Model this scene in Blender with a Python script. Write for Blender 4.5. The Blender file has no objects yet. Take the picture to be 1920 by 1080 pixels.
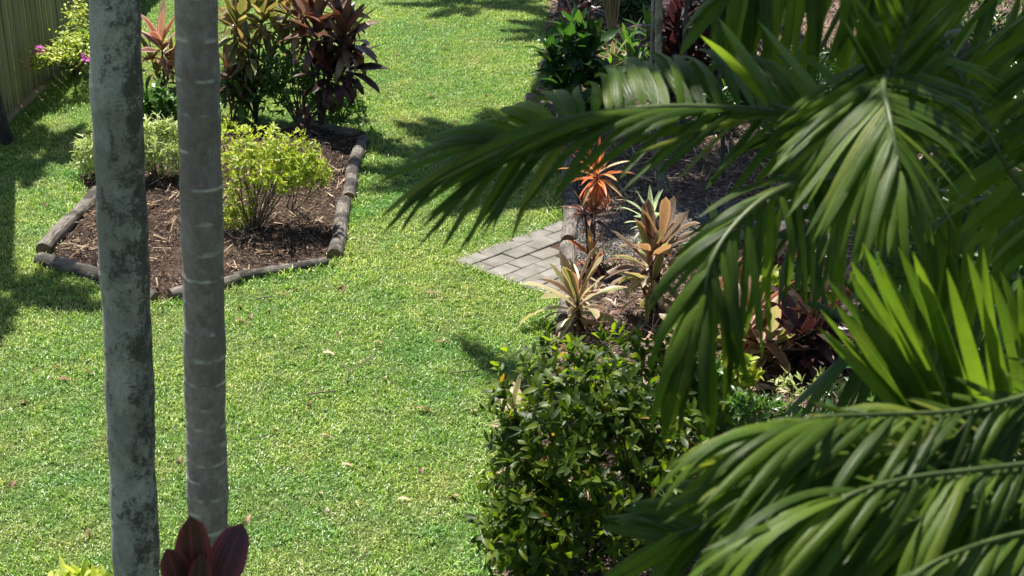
import bpy, math, random
import numpy as np
from mathutils import Vector, Matrix
random.seed(7); rng = np.random.default_rng(7)
SC = bpy.context.scene; COL = SC.collection; R = math.radians; PI = math.pi

# ------------------------------------------------------------------ camera, sky, sun, exposure
F = 2800.0; PITCH = R(23); CAMZ = 5.0
cam = bpy.data.cameras.new('camera'); camo = bpy.data.objects.new('camera', cam); COL.objects.link(camo)
camo.location = (0, 0, CAMZ); camo.rotation_euler = (R(90) - PITCH, 0, 0)
cam.sensor_width = 36; cam.lens = 36 * F / 1920; cam.clip_end = 500; cam.clip_start = 0.05
cam.dof.use_dof = True; cam.dof.focus_distance = 12.5; cam.dof.aperture_fstop = 5.6
SC.camera = camo
SUN = Vector((-0.20, 0.36, 0.914)).normalized()
w = bpy.data.worlds.new('World'); SC.world = w; w.use_nodes = True
nt = w.node_tree; sky = nt.nodes.new('ShaderNodeTexSky'); sky.sky_type = 'NISHITA'; sky.sun_disc = False
sky.sun_elevation = math.asin(SUN.z); sky.sun_rotation = math.atan2(SUN.x, SUN.y)
nt.links.new(sky.outputs[0], nt.nodes['Background'].inputs[0]); nt.nodes['Background'].inputs[1].default_value = 0.058
sl = bpy.data.lights.new('sun', 'SUN'); slo = bpy.data.objects.new('sun', sl); COL.objects.link(slo)
sl.energy = 5.0; sl.angle = R(0.53); sl.color = (1.0, 0.955, 0.87)
slo.rotation_euler = SUN.to_track_quat('Z', 'Y').to_euler(); slo.location = (0, 0, 20)
SC.view_settings.view_transform = 'Standard'; SC.view_settings.look = 'None'
SC.view_settings.exposure = 1.32; SC.view_settings.gamma = 1; SC.view_settings.use_curve_mapping = False
SC.cycles.max_bounces = 7; SC.cycles.transparent_max_bounces = 4; SC.cycles.caustics_reflective = False; SC.cycles.caustics_refractive = False

# ------------------------------------------------------------------ photo geometry helpers
def ray(px, py):
    a, b = (px - 960) / F, (540 - py) / F
    s, c = math.sin(PITCH), math.cos(PITCH)
    return Vector((a, c + b * s, -s + b * c))
def G(px, py, z=0.0):
    d = ray(px, py); t = (z - CAMZ) / d.z
    return Vector((d.x * t, d.y * t, z))
def W(px, py, D):                       # point on the upright plane D metres ahead
    d = ray(px, py); t = D / d.y
    return Vector((d.x * t, D, CAMZ + d.z * t))
def Z(b, py):                           # height above point b at which it shows in row py
    d = ray(960, py); return CAMZ + d.z * (b.y / d.y)

# ------------------------------------------------------------------ object helpers
def tag(o, label, cat, group=None):
    o['label'] = label; o['category'] = cat
    if group: o['group'] = group
    return o
def thing(name, label, cat, loc=(0, 0, 0), group=None):
    o = bpy.data.objects.new(name, None); o.empty_display_size = 0.1; COL.objects.link(o); o.location = loc
    return tag(o, label, cat, group)
def link(name, me, parent=None, M=None, kind=None):
    o = bpy.data.objects.new(name, me); COL.objects.link(o)
    if parent: o.parent = parent
    if M is not None: o.matrix_local = M
    if kind: o['kind'] = kind
    return o
class MB:
    def __init__(s): s.v = []; s.f = []; s.uv = []; s.r = []; s.n = 0
    def add(s, v, f, uv=None, rnd=0.0):
        v = np.asarray(v, float)
        s.v.append(v); s.f += [tuple(i + s.n for i in q) for q in f]
        s.uv.append(np.asarray(uv, float) if uv is not None else np.zeros((len(v), 2)))
        s.r.append(np.full(len(v), rnd) if np.isscalar(rnd) else np.asarray(rnd, float)); s.n += len(v)
    def mesh(s, name, mats, smooth=True):
        me = bpy.data.meshes.new(name)
        V = np.concatenate(s.v); me.from_pydata(V.tolist(), [], s.f)
        U = np.concatenate(s.uv); li = np.empty(len(me.loops), int); me.loops.foreach_get('vertex_index', li)
        l = me.uv_layers.new(name='UVMap'); l.data.foreach_set('uv', U[li].ravel())
        a = me.attributes.new('rnd', 'FLOAT', 'POINT'); a.data.foreach_set('value', np.concatenate(s.r))
        for m in (mats if isinstance(mats, (list, tuple)) else [mats]): me.materials.append(m)
        if smooth: me.polygons.foreach_set('use_smooth', [True] * len(me.polygons))
        me.update(); return me
def basis(d, up=(0, 0, 1), loc=(0, 0, 0), sc=(1, 1, 1), roll=0):
    x = Vector(d).normalized(); u = Vector(up)
    y = u.cross(x)
    if y.length < 1e-3: y = Vector((0, 1, 0)).cross(x)
    y.normalize(); z = x.cross(y)
    if roll:
        c, s = math.cos(roll), math.sin(roll); y, z = y * c + z * s, z * c - y * s
    M = Matrix((x * sc[0], y * sc[1], z * sc[2])).transposed().to_4x4(); M.translation = Vector(loc); return M

# ------------------------------------------------------------------ material helpers
class NT:
    def __init__(s, name):
        s.m = bpy.data.materials.new(name); s.m.use_nodes = True; s.t = s.m.node_tree; s.t.nodes.clear()
        s.out = s.n('ShaderNodeOutputMaterial')
    def n(s, ty, ins=None, **kw):
        nd = s.t.nodes.new(ty)
        for k, v in kw.items(): setattr(nd, k, v)
        for k, v in (ins or {}).items(): s.set(nd, k, v)
        return nd
    def set(s, nd, k, v):
        i = nd.inputs[k]
        if isinstance(v, bpy.types.NodeSocket): s.t.links.new(v, i)
        elif isinstance(v, bpy.types.Node): s.t.links.new(v.outputs[0], i)
        elif isinstance(v, tuple) and len(v) == 3 and i.type == 'RGBA': i.default_value = (*v, 1)
        else: i.default_value = v
    def math(s, op, a, b=0.0, clamp=False):
        nd = s.n('ShaderNodeMath', operation=op, use_clamp=clamp); s.set(nd, 0, a); s.set(nd, 1, b); return nd.outputs[0]
    def mix(s, f, a, b, blend='MIX'):
        nd = s.n('ShaderNodeMix', data_type='RGBA', blend_type=blend); s.set(nd, 0, f); s.set(nd, 6, a); s.set(nd, 7, b); return nd.outputs[2]
    def noise(s, vec, scale, detail=3.0, rough=0.55, dist=0.0):
        return s.n('ShaderNodeTexNoise', {'Vector': vec, 'Scale': scale, 'Detail': detail, 'Roughness': rough, 'Distortion': dist}).outputs[0]
    def ramp(s, f, stops, interp='LINEAR'):
        nd = s.n('ShaderNodeValToRGB', {0: f}); cr = nd.color_ramp; cr.interpolation = interp
        while len(cr.elements) < len(stops): cr.elements.new(0.5)
        for e, (p, c) in zip(cr.elements, stops):
            e.position = p; e.color = (*c, 1) if isinstance(c, tuple) else (c, c, c, 1)
        return nd.outputs[0]
    def scalevec(s, vec, sc):
        return s.n('ShaderNodeMapping', {'Vector': vec, 'Scale': sc}).outputs[0]
    def pos(s): return s.n('ShaderNodeNewGeometry').outputs['Position']
    def obj(s): return s.n('ShaderNodeTexCoord').outputs['Object']
    def uv(s): return s.n('ShaderNodeTexCoord').outputs['UV']
    def rnd(s):
        a = s.n('ShaderNodeAttribute', attribute_name='rnd').outputs['Fac']; o = s.n('ShaderNodeObjectInfo').outputs['Random']
        return s.math('FRACT', s.math('ADD', a, o))
    def bump(s, h, strength=0.5, dist=0.01):
        return s.n('ShaderNodeBump', {'Height': h, 'Strength': strength, 'Distance': dist}).outputs[0]
    def finish(s, color, rough=0.6, spec=0.5, normal=None, trans=None, tfac=0.0):
        p = s.n('ShaderNodeBsdfPrincipled', {'Base Color': color, 'Roughness': rough, 'Specular IOR Level': spec})
        if normal is not None: s.set(p, 'Normal', normal)
        o = p
        if trans is not None:
            t = s.n('ShaderNodeBsdfTranslucent', {'Color': trans})
            if normal is not None: s.set(t, 'Normal', normal)
            o = s.n('ShaderNodeMixShader', {0: tfac, 1: p, 2: t})
        s.t.links.new(o.outputs[0], s.out.inputs[0]); return s.m

def leaf_mat(name, stops, trans, tfac=0.4, rough=0.38, spec=0.5, veins=0, mid=None, edge=None, blotch=0.0, blotchcol=(0.3, 0.2, 0.05), tip=None):
    """stops: ramp over the random value of each leaf; veins: lengthwise ribs over the width; mid / edge: colour along midrib / margin"""
    s = NT(name); r = s.rnd(); uv = s.uv()
    c = s.ramp(r, stops)
    nz = s.noise(s.obj(), 14, 3)
    c = s.mix(0.55, c, s.mix(nz, s.mix(1.0, c, (0.45, 0.5, 0.4), 'MULTIPLY'), s.mix(1.0, c, (1.6, 1.5, 1.4), 'MULTIPLY')))
    sx = s.n('ShaderNodeSeparateXYZ', {0: uv}); v = sx.outputs[1]
    dv = s.math('ABSOLUTE', s.math('SUBTRACT', v, 0.5))
    if edge is not None: c = s.mix(s.ramp(s.math('ADD', dv, s.math('MULTIPLY', nz, 0.15)), [(0.32, 0.0), (0.5, 1.0)]), c, edge)
    if mid is not None: c = s.mix(s.ramp(dv, [(0.0, 1.0), (0.05, 0.0)]), c, mid)
    if blotch: c = s.mix(s.math('MULTIPLY', s.ramp(s.noise(s.scalevec(s.pos(), (1, 1, 1)), 9, 3), [(0.55, 0.0), (0.68, 1.0)]), blotch), c, blotchcol)
    if tip is not None: c = s.mix(s.ramp(s.math('ADD', sx.outputs[0], s.math('ADD', s.math('MULTIPLY', r, 0.09), s.math('MULTIPLY', nz, 0.12))), [(1.0, 0.0), (1.06, 0.9)]), c, tip)
    nrm = None
    if veins:
        wv = s.math('SINE', s.math('MULTIPLY', v, 6.283 * veins)); nrm = s.bump(s.math('ADD', s.math('MULTIPLY', wv, 0.5), nz), 0.35, 0.003)
    else:
        nrm = s.bump(nz, 0.3, 0.01)
    tc = s.mix(1.0, c, trans, 'MULTIPLY')
    return s.finish(c, rough, spec, nrm, tc, tfac)

# translucency multipliers are relative to the leaf's own colour
M = {}
M['palm'] = leaf_mat('palm_leaf', [(0, (0.024, 0.052, 0.006)), (0.5, (0.050, 0.094, 0.009)), (0.88, (0.088, 0.145, 0.012)), (1, (0.15, 0.17, 0.03))], (2.7, 2.7, 1.6), 0.42, 0.40, 0.22, veins=5, mid=(0.075, 0.115, 0.03), tip=(0.16, 0.10, 0.04), blotch=.35, blotchcol=(0.10, 0.12, 0.02))
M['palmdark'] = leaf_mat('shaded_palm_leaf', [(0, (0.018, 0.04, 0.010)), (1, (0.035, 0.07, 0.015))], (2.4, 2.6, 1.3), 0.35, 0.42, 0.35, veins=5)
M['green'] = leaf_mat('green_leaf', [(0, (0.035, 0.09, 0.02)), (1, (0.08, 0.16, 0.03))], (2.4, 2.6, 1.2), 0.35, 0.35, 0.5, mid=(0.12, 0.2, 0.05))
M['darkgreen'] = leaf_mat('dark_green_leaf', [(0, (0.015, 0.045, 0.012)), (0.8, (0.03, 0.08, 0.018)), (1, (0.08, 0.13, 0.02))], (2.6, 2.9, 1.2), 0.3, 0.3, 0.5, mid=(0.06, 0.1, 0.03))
M['croton'] = leaf_mat('bush_leaf', [(0, (0.018, 0.036, 0.005)), (0.6, (0.048, 0.082, 0.008)), (0.97, (0.11, 0.145, 0.014)), (0.995, (0.16, 0.07, 0.02))], (3.2, 3.4, 1.0), 0.4, 0.45, 0.25)
M['lime'] = leaf_mat('lime_leaf', [(0, (0.15, 0.24, 0.02)), (0.5, (0.32, 0.39, 0.045)), (1, (0.52, 0.55, 0.13))], (1.5, 1.5, 1.0), 0.45, 0.42, 0.4)
M['limepale'] = leaf_mat('variegated_leaf', [(0, (0.22, 0.32, 0.06)), (1, (0.45, 0.5, 0.18))], (1.3, 1.4, 1.0), 0.4, 0.42, 0.4, edge=(0.5, 0.52, 0.3))
M['olive'] = leaf_mat('olive_leaf', [(0, (0.05, 0.075, 0.02)), (0.6, (0.15, 0.165, 0.06)), (0.8, (0.20, 0.13, 0.06)), (1, (0.34, 0.35, 0.17))], (2.0, 1.8, 1.2), 0.35, 0.36, 0.5, edge=(0.2, 0.15, 0.06))
M['burgundy'] = leaf_mat('burgundy_leaf', [(0, (0.055, 0.028, 0.022)), (0.45, (0.095, 0.055, 0.040)), (0.75, (0.21, 0.135, 0.10)), (1, (0.22, 0.20, 0.11))], (1.7, 1.2, 0.8), 0.2, 0.34, 0.6, mid=(0.2, 0.08, 0.05), edge=(0.16, 0.06, 0.05))
M['purple'] = leaf_mat('purple_leaf', [(0, (0.022, 0.012, 0.014)), (0.7, (0.045, 0.022, 0.024)), (1, (0.08, 0.038, 0.038))], (1.8, 1.1, 1.0), 0.18, 0.36, 0.45, edge=(0.07, 0.025, 0.03))
M['pink'] = leaf_mat('pink_leaf', [(0, (0.16, 0.06, 0.045)), (0.5, (0.22, 0.11, 0.085)), (1, (0.32, 0.25, 0.16))], (1.5, 1.0, 0.9), 0.3, 0.36, 0.5, edge=(0.45, 0.3, 0.22))
M['brown'] = leaf_mat('copper_leaf', [(0, (0.07, 0.04, 0.022)), (0.5, (0.14, 0.09, 0.055)), (1, (0.24, 0.20, 0.13))], (1.7, 1.2, 0.8), 0.4, 0.38, 0.5, edge=(0.30, 0.23, 0.16))
M['cream'] = leaf_mat('cream_green_leaf', [(0, (0.10, 0.13, 0.035)), (0.5, (0.24, 0.27, 0.10)), (1, (0.40, 0.38, 0.22))], (1.4, 1.4, 1.0), 0.38, 0.4, 0.5, edge=(0.5, 0.32, 0.22), mid=(0.3, 0.35, 0.1))
M['orange'] = leaf_mat('orange_leaf', [(0, (0.30, 0.055, 0.014)), (0.5, (0.50, 0.13, 0.03)), (0.75, (0.5, 0.25, 0.08)), (1, (0.48, 0.4, 0.2))], (1.5, 1.3, 1.0), 0.4, 0.38, 0.5)
M['white'] = leaf_mat('white_edged_leaf', [(0, (0.28, 0.4, 0.14)), (1, (0.45, 0.55, 0.3))], (1.2, 1.3, 1.0), 0.35, 0.4, 0.5, edge=(0.7, 0.72, 0.55))
M['dry'] = leaf_mat('dry_leaf', [(0, (0.20, 0.12, 0.07)), (0.5, (0.38, 0.27, 0.18)), (1, (0.56, 0.46, 0.34))], (1.3, 1.1, 0.8), 0.2, 0.7, 0.3)
M['maroon'] = leaf_mat('maroon_leaf', [(0, (0.050, 0.018, 0.020)), (1, (0.085, 0.026, 0.034))], (2.2, 1.0, 1.1), 0.2, 0.4, 0.4, veins=9, edge=(0.15, 0.03, 0.045), mid=(0.12, 0.04, 0.05))
M['magenta'] = leaf_mat('magenta_flower', [(0, (0.4, 0.03, 0.35)), (1, (0.55, 0.08, 0.5))], (1.6, 1.2, 1.6), 0.4, 0.5, 0.3)

def bark(name, c1, c2, scale=(30, 30, 6), rough=0.85, b=0.6):
    s = NT(name); p = s.scalevec(s.obj(), scale); n1 = s.noise(p, 1, 6, 0.65, 0.4); n2 = s.noise(s.obj(), 7, 4)
    c = s.mix(s.ramp(n1, [(0.35, 0.0), (0.65, 1.0)]), c1, c2); c = s.mix(s.math('MULTIPLY', n2, 0.6), c, s.mix(1.0, c, (0.45, 0.45, 0.42), 'MULTIPLY'))
    return s.finish(c, rough, 0.3, s.bump(n1, b, 0.01))
M['stem'] = bark('stem_bark', (0.10, 0.075, 0.05), (0.22, 0.18, 0.12))
M['darkstem'] = bark('dark_stem_bark', (0.03, 0.022, 0.02), (0.08, 0.06, 0.045))
M['cane'] = bark('tan_cane', (0.20, 0.15, 0.09), (0.36, 0.28, 0.17), (60, 60, 4))
M['rachis'] = bark('frond_stalk', (0.04, 0.06, 0.015), (0.08, 0.11, 0.03), (20, 20, 20), 0.45, 0.1)

def grass_mat():
    s = NT('grass_blade'); r = s.rnd(); p = s.pos()
    big = s.noise(p, 0.55, 3, 0.6); mid = s.noise(p, 3.2, 3, 0.6); ao = s.n('ShaderNodeObjectInfo').outputs['Random']
    c = s.ramp(r, [(0, (0.045, 0.12, 0.010)), (0.35, (0.125, 0.27, 0.026)), (0.65, (0.24, 0.44, 0.060)), (0.84, (0.42, 0.60, 0.19)), (0.96, (0.60, 0.66, 0.36)), (1, (0.40, 0.28, 0.16))])
    yel = s.mix(1.0, c, (1.42, 1.12, 1.05), 'MULTIPLY'); deep = s.mix(1.0, c, (0.62, 0.80, 0.75), 'MULTIPLY')
    c = s.mix(s.ramp(s.math('ADD', s.math('MULTIPLY', big, 0.6), s.math('MULTIPLY', mid, 0.4)), [(0.38, 0.0), (0.60, 1.0)]), deep, yel)
    dry = s.noise(s.n('ShaderNodeMapping', {'Vector': p, 'Location': (3.1, 7.7, 0)}).outputs[0], 1.3, 5, 0.7)
    c = s.mix(s.math('MULTIPLY', s.ramp(dry, [(0.50, 0.0), (0.68, 1.0)]), 0.55), c, s.mix(r, (0.24, 0.26, 0.07), (0.50, 0.44, 0.22)))
    return s.finish(c, 0.38, 0.5, None, s.mix(1.0, c, (1.25, 1.3, 0.8), 'MULTIPLY'), 0.4)
M['grass'] = grass_mat()
def soil_mat(name, a, b, sc=25):
    s = NT(name); p = s.pos(); n = s.noise(p, sc, 8, 0.7); c = s.mix(s.ramp(n, [(0.3, 0.0), (0.7, 1.0)]), a, b)
    return s.finish(c, 0.95, 0.15, s.bump(n, 1.0, 0.03))
M['thatch'] = soil_mat('lawn_thatch', (0.03, 0.055, 0.012), (0.10, 0.15, 0.035), 30)
M['soil'] = soil_mat('dark_soil', (0.028, 0.018, 0.012), (0.10, 0.065, 0.045), 30)
M['soil2'] = soil_mat('pale_soil', (0.04, 0.028, 0.022), (0.20, 0.145, 0.115), 22)
def chip_mat(name, stops):
    s = NT(name); c = s.ramp(s.rnd(), stops); n = s.noise(s.scalevec(s.obj(), (1, 1, 1)), 60, 3)
    c = s.mix(s.math('MULTIPLY', n, 0.7), c, s.mix(1.0, c, (0.4, 0.4, 0.4), 'MULTIPLY')); return s.finish(c, 0.85, 0.25, None)
M['chip'] = chip_mat('mulch_chip', [(0, (0.024, 0.015, 0.011)), (0.6, (0.07, 0.042, 0.030)), (0.82, (0.17, 0.11, 0.08)), (1, (0.48, 0.37, 0.28))])
M['chip2'] = chip_mat('pale_mulch_chip', [(0, (0.04, 0.028, 0.022)), (0.5, (0.13, 0.088, 0.068)), (0.85, (0.33, 0.245, 0.195)), (1, (0.55, 0.44, 0.35))])
M['gravel'] = chip_mat('grey_gravel', [(0, (0.06, 0.056, 0.055)), (0.6, (0.15, 0.14, 0.135)), (1, (0.42, 0.39, 0.36))])
def log_mat():
    s = NT('weathered_log'); uv = s.uv(); g = s.noise(s.scalevec(uv, (6, 46, 1)), 1, 6, 0.65, 0.6); b = s.noise(s.pos(), 5, 4, 0.6); k = s.noise(s.pos(), 30, 5, 0.7)
    c = s.mix(s.ramp(g, [(0.32, 0.0), (0.68, 1.0)]), (0.032, 0.026, 0.022), (0.27, 0.24, 0.205))
    c = s.mix(s.ramp(b, [(0.46, 0.0), (0.6, 0.85)]), c, (0.028, 0.025, 0.022)); c = s.mix(s.ramp(k, [(0.62, 0.0), (0.72, 0.6)]), c, (0.36, 0.34, 0.3))
    return s.finish(c, 0.9, 0.2, s.bump(s.math('ADD', g, s.math('MULTIPLY', k, 0.3)), 1.0, 0.012))
M['log'] = log_mat()
def logend():
    s = NT('log_end_grain'); n = s.noise(s.obj(), 30, 5); return s.finish(s.mix(n, (0.06, 0.04, 0.025), (0.26, 0.18, 0.11)), 0.9, 0.2, s.bump(n, 0.8, 0.01))
M['logend'] = logend()
def paver_mat():
    s = NT('concrete_paver'); o = s.n('ShaderNodeObjectInfo').outputs['Random']; p = s.pos(); n = s.noise(p, 6, 5, 0.65); f = s.noise(p, 160, 3, 0.7)
    c = s.mix(o, (0.145, 0.132, 0.117), (0.19, 0.175, 0.157)); c = s.mix(s.ramp(n, [(0.38, 0.0), (0.62, 0.8)]), c, (0.07, 0.068, 0.052)); c = s.mix(s.ramp(f, [(0.4, 0.0), (0.75, 0.5)]), c, (0.28, 0.26, 0.23))
    return s.finish(c, 0.85, 0.3, s.bump(f, 0.5, 0.004))
M['paver'] = paver_mat()
def fence_mat():
    s = NT('fence_board'); o = s.n('ShaderNodeObjectInfo').outputs['Random']; p = s.obj()
    g = s.noise(s.scalevec(p, (40, 40, 2.2)), 1, 5, 0.6, 0.5); z = s.n('ShaderNodeSeparateXYZ', {0: p}).outputs[2]
    c = s.mix(o, (0.20, 0.19, 0.105), (0.32, 0.295, 0.17)); c = s.mix(s.math('MULTIPLY', g, 0.6), c, (0.085, 0.08, 0.045))
    c = s.mix(s.ramp(s.math('SUBTRACT', s.math('MULTIPLY', g, 0.5), z), [(0.0, 0.0), (0.35, 0.75)]), c, (0.10, 0.055, 0.025))
    return s.finish(c, 0.85, 0.25, s.bump(g, 0.5, 0.006))
M['fence'] = fence_mat()
def trunk_mat(name, base, pale, dark, ringcol, blot=0.55, dens=(0.50, 0.60), sc=7):
    s = NT(name); p = s.obj(); att = s.n('ShaderNodeAttribute', attribute_name='rnd').outputs['Fac']
    q = s.scalevec(p, (1, 1, 0.75)); n1 = s.noise(q, sc, 8, 0.78, 0.25); n2 = s.noise(q, 3.2, 4, 0.6, 0.5); n3 = s.noise(s.scalevec(p, (1, 1, 1.6)), 60, 5, 0.7); n4 = s.noise(s.scalevec(p, (40, 40, 24)), 1, 4, 0.7)
    c = s.mix(s.ramp(n2, [(0.42, 0.0), (0.58, 1.0)]), base, pale)
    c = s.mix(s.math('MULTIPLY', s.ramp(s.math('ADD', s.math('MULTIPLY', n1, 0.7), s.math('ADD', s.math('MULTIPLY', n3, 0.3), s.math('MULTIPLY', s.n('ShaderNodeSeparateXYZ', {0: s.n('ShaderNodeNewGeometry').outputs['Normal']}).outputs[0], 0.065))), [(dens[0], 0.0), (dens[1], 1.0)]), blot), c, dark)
    c = s.mix(s.math('MULTIPLY', s.ramp(n3, [(0.45, 0.0), (0.75, 1.0)]), 0.35), c, s.mix(1.0, c, (1.7, 1.65, 1.6), 'MULTIPLY'))
    c = s.mix(s.math('MULTIPLY', s.ramp(n4, [(0.35, 1.0), (0.6, 0.0)]), 0.35), c, s.mix(1.0, c, (0.35, 0.35, 0.35), 'MULTIPLY'))
    c = s.mix(s.math('MULTIPLY', att, s.ramp(s.noise(p, 13, 3), [(0.46, 0.0), (0.62, 0.9)])), c, ringcol)
    return s.finish(c, 0.85, 0.3, s.bump(s.math('ADD', n3, n1), 0.7, 0.01))
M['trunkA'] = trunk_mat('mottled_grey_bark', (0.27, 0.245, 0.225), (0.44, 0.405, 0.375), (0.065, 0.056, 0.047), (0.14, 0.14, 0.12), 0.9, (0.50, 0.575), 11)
M['trunkB'] = trunk_mat('purple_grey_bark', (0.27, 0.225, 0.22), (0.37, 0.32, 0.305), (0.15, 0.105, 0.095), (0.75, 0.75, 0.68), 0.7, (0.44, 0.62), 14)
M['trunkC'] = trunk_mat('spotted_thin_bark', (0.15, 0.155, 0.13), (0.24, 0.24, 0.20), (0.05, 0.045, 0.04), (0.3, 0.3, 0.26), 0.8, (0.5, 0.58), 16)
M['trunkD'] = trunk_mat('dark_rough_bark', (0.05, 0.045, 0.045), (0.08, 0.075, 0.07), (0.02, 0.018, 0.018), (0.12, 0.11, 0.1), 0.8, (0.45, 0.6), 9)

# ------------------------------------------------------------------ shape builders
def tube(mb, pts, rads, n=8, cap=True, rnd=0.0, wob=0.0, vper=1.0, wf=.7):
    pts = [Vector(p) for p in pts]; L = 0; vs = []; uv = []; rr = []
    prev = None
    for i, p in enumerate(pts):
        t = (pts[min(i + 1, len(pts) - 1)] - pts[max(i - 1, 0)]).normalized()
        if prev is None: a = t.orthogonal().normalized()
        else: a = (prev - t * prev.dot(t)).normalized()
        prev = a; b = t.cross(a)
        if i: L += (p - pts[i - 1]).length
        for k in range(n + 1):
            an = 2 * PI * k / n; r = rads[i] * (1 + (wob * math.sin(3 * an + i * wf) + wob * math.sin(5 * an - i * wf * 1.86) if wob else 0))
            vs.append(p + (a * math.cos(an) + b * math.sin(an)) * r); uv.append((L, k / n * vper)); rr.append(rnd[i] if not np.isscalar(rnd) else rnd)
    f = []
    m = n + 1
    for i in range(len(pts) - 1):
        for k in range(n): f.append((i * m + k, i * m + k + 1, (i + 1) * m + k + 1, (i + 1) * m + k))
    if cap:
        f.append(tuple(range(n - 1, -1, -1))); f.append(tuple((len(pts) - 1) * m + k for k in range(n)))
    mb.add([tuple(v) for v in vs], f, uv, np.array(rr))
def bez(P, n):
    P = [Vector(p) for p in P]; out = []
    m = len(P)
    for i in range(n + 1):
        u = i / n * (m - 1); k = min(int(u), m - 2); t = u - k
        p0 = P[max(k - 1, 0)]; p1 = P[k]; p2 = P[k + 1]; p3 = P[min(k + 2, m - 1)]
        out.append(0.5 * ((2 * p1) + (p2 - p0) * t + (2 * p0 - 5 * p1 + 4 * p2 - p3) * t * t + (3 * p1 - p0 - 3 * p2 + p3) * t ** 3))
    return out
PROF = {
 'lance': lambda t: min(1, 0.18 + 3.2 * t ** 1.3) * (1 - t ** 3.2) ** 0.9 + 0.01,
 'broad': lambda t: (0.12 + math.sin(PI * min(1, t * 1.02) ** 0.85) ** 0.75 * 0.9) * (1 if t < 0.97 else 0.3),
 'strap': lambda t: min(1, 0.45 + 2.5 * t) * (1 - t ** 5) ** 0.8 + 0.01,
 'round': lambda t: (0.25 + 0.75 * min(1, t * 1.7)) * (1 - max(0, (t - .5) / .5) ** 2.6) ** 0.5 + 0.01,
 'leaflet': lambda t: min(1, 0.28 + 4.5 * t) * (1 - t ** 3.4) ** 0.75 + 0.02,
 'petiole': lambda t: (0.06 if t < 0.28 else 0.06 + 0.95 * math.sin(PI * ((t - 0.28) / 0.72) ** 0.8) ** 0.8),
}
def leaf_geo(prof='lance', width=0.22, bend=0.5, fold=0.25, nseg=7, bpow=1.0, twist=0.0, wave=0.0, seed=0):
    """unit-length leaf along +X, bending toward -Z; returns verts, faces, uv"""
    p = PROF[prof]; x = z = 0.0; V = []; UV = []; F_ = []
    rs = random.Random(seed); ph = rs.random() * 6
    for i in range(nseg + 1):
        t = i / nseg; a = -bend * t ** bpow
        if i: x += math.cos(a) / nseg; z += math.sin(a) / nseg
        hw = width * 0.5 * p(t); nx, nz = -math.sin(a), math.cos(a)
        tw = twist * t; cy, sy = math.cos(tw), math.sin(tw)
        for sgn in (-1, 0, 1):
            y = sgn * hw * math.cos(fold); h = abs(sgn) * hw * math.sin(fold) + (wave * hw * math.sin(9 * t + ph + sgn) if sgn else 0)
            yy = y * cy - h * sy; hh = y * sy + h * cy
            V.append((x + nx * hh, yy, z + nz * hh)); UV.append((t, 0.5 + 0.5 * sgn))
    for i in range(nseg):
        for k in (0, 1): a = i * 3 + k; F_.append((a, a + 3, a + 4, a + 1))
    return np.array(V), F_, np.array(UV)
_lc = {}
def leaf_meshes(name, mat, prof, width, bends, fold=0.25, nseg=7, wave=0.15, bpow=1.0):
    key = (name, mat.name, prof, width, tuple(bends), fold)
    if key not in _lc:
        out = []
        for i, b in enumerate(bends):
            mb = MB(); mb.add(*leaf_geo(prof, width, b, fold, nseg, bpow, random.uniform(-0.5, 0.5), wave, i)); out.append(mb.mesh(name, mat))
        _lc[key] = out
    return _lc[key]
def merged(name, templates, mats, mat, rnd=None, smooth=True):
    """one mesh out of many placed copies; mats: list of (template index, Matrix)"""
    idx = np.array([m[0] for m in mats]); MM = np.array([np.array(m[1]) for m in mats]); rr = rng.random(len(mats)) if rnd is None else rnd
    Vs = []; Fs = []; Us = []; Rs = []; n = 0
    for k, (V, Fk, U) in enumerate(templates):
        sel = MM[idx == k]
        if not len(sel): continue
        Vh = np.c_[V, np.ones(len(V))]; P = np.einsum('mij,vj->mvi', sel, Vh)[:, :, :3]
        q = np.array(Fk); off = n + np.arange(len(sel))[:, None, None] * len(V)
        Vs.append(P.reshape(-1, 3)); Fs.append((q[None] + off).reshape(-1, q.shape[1])); Us.append(np.tile(U, (len(sel), 1))); Rs.append(np.repeat(rr[idx == k], len(V))); n += len(sel) * len(V)
    V = np.concatenate(Vs); Fa = np.concatenate(Fs); U = np.concatenate(Us); Rr = np.concatenate(Rs)
    me = bpy.data.meshes.new(name); w_ = Fa.shape[1]
    me.vertices.add(len(V)); me.vertices.foreach_set('co', V.ravel()); me.loops.add(Fa.size); me.loops.foreach_set('vertex_index', Fa.ravel().astype(np.int32))
    me.polygons.add(len(Fa)); me.polygons.foreach_set('loop_start', np.arange(0, Fa.size, w_, dtype=np.int32))
    l = me.uv_layers.new(name='UVMap'); l.data.foreach_set('uv', U[Fa.ravel()].ravel())
    a = me.attributes.new('rnd', 'FLOAT', 'POINT'); a.data.foreach_set('value', Rr)
    me.materials.append(mat)
    if smooth: me.polygons.foreach_set('use_smooth', [True] * len(me.polygons))
    me.update(); me.validate(); return me
def rdir(zmin=-1.0, zmax=1.0):
    z = random.uniform(zmin, zmax); a = random.uniform(0, 2 * PI); r = math.sqrt(1 - z * z); return Vector((r * math.cos(a), r * math.sin(a), z))

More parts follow.
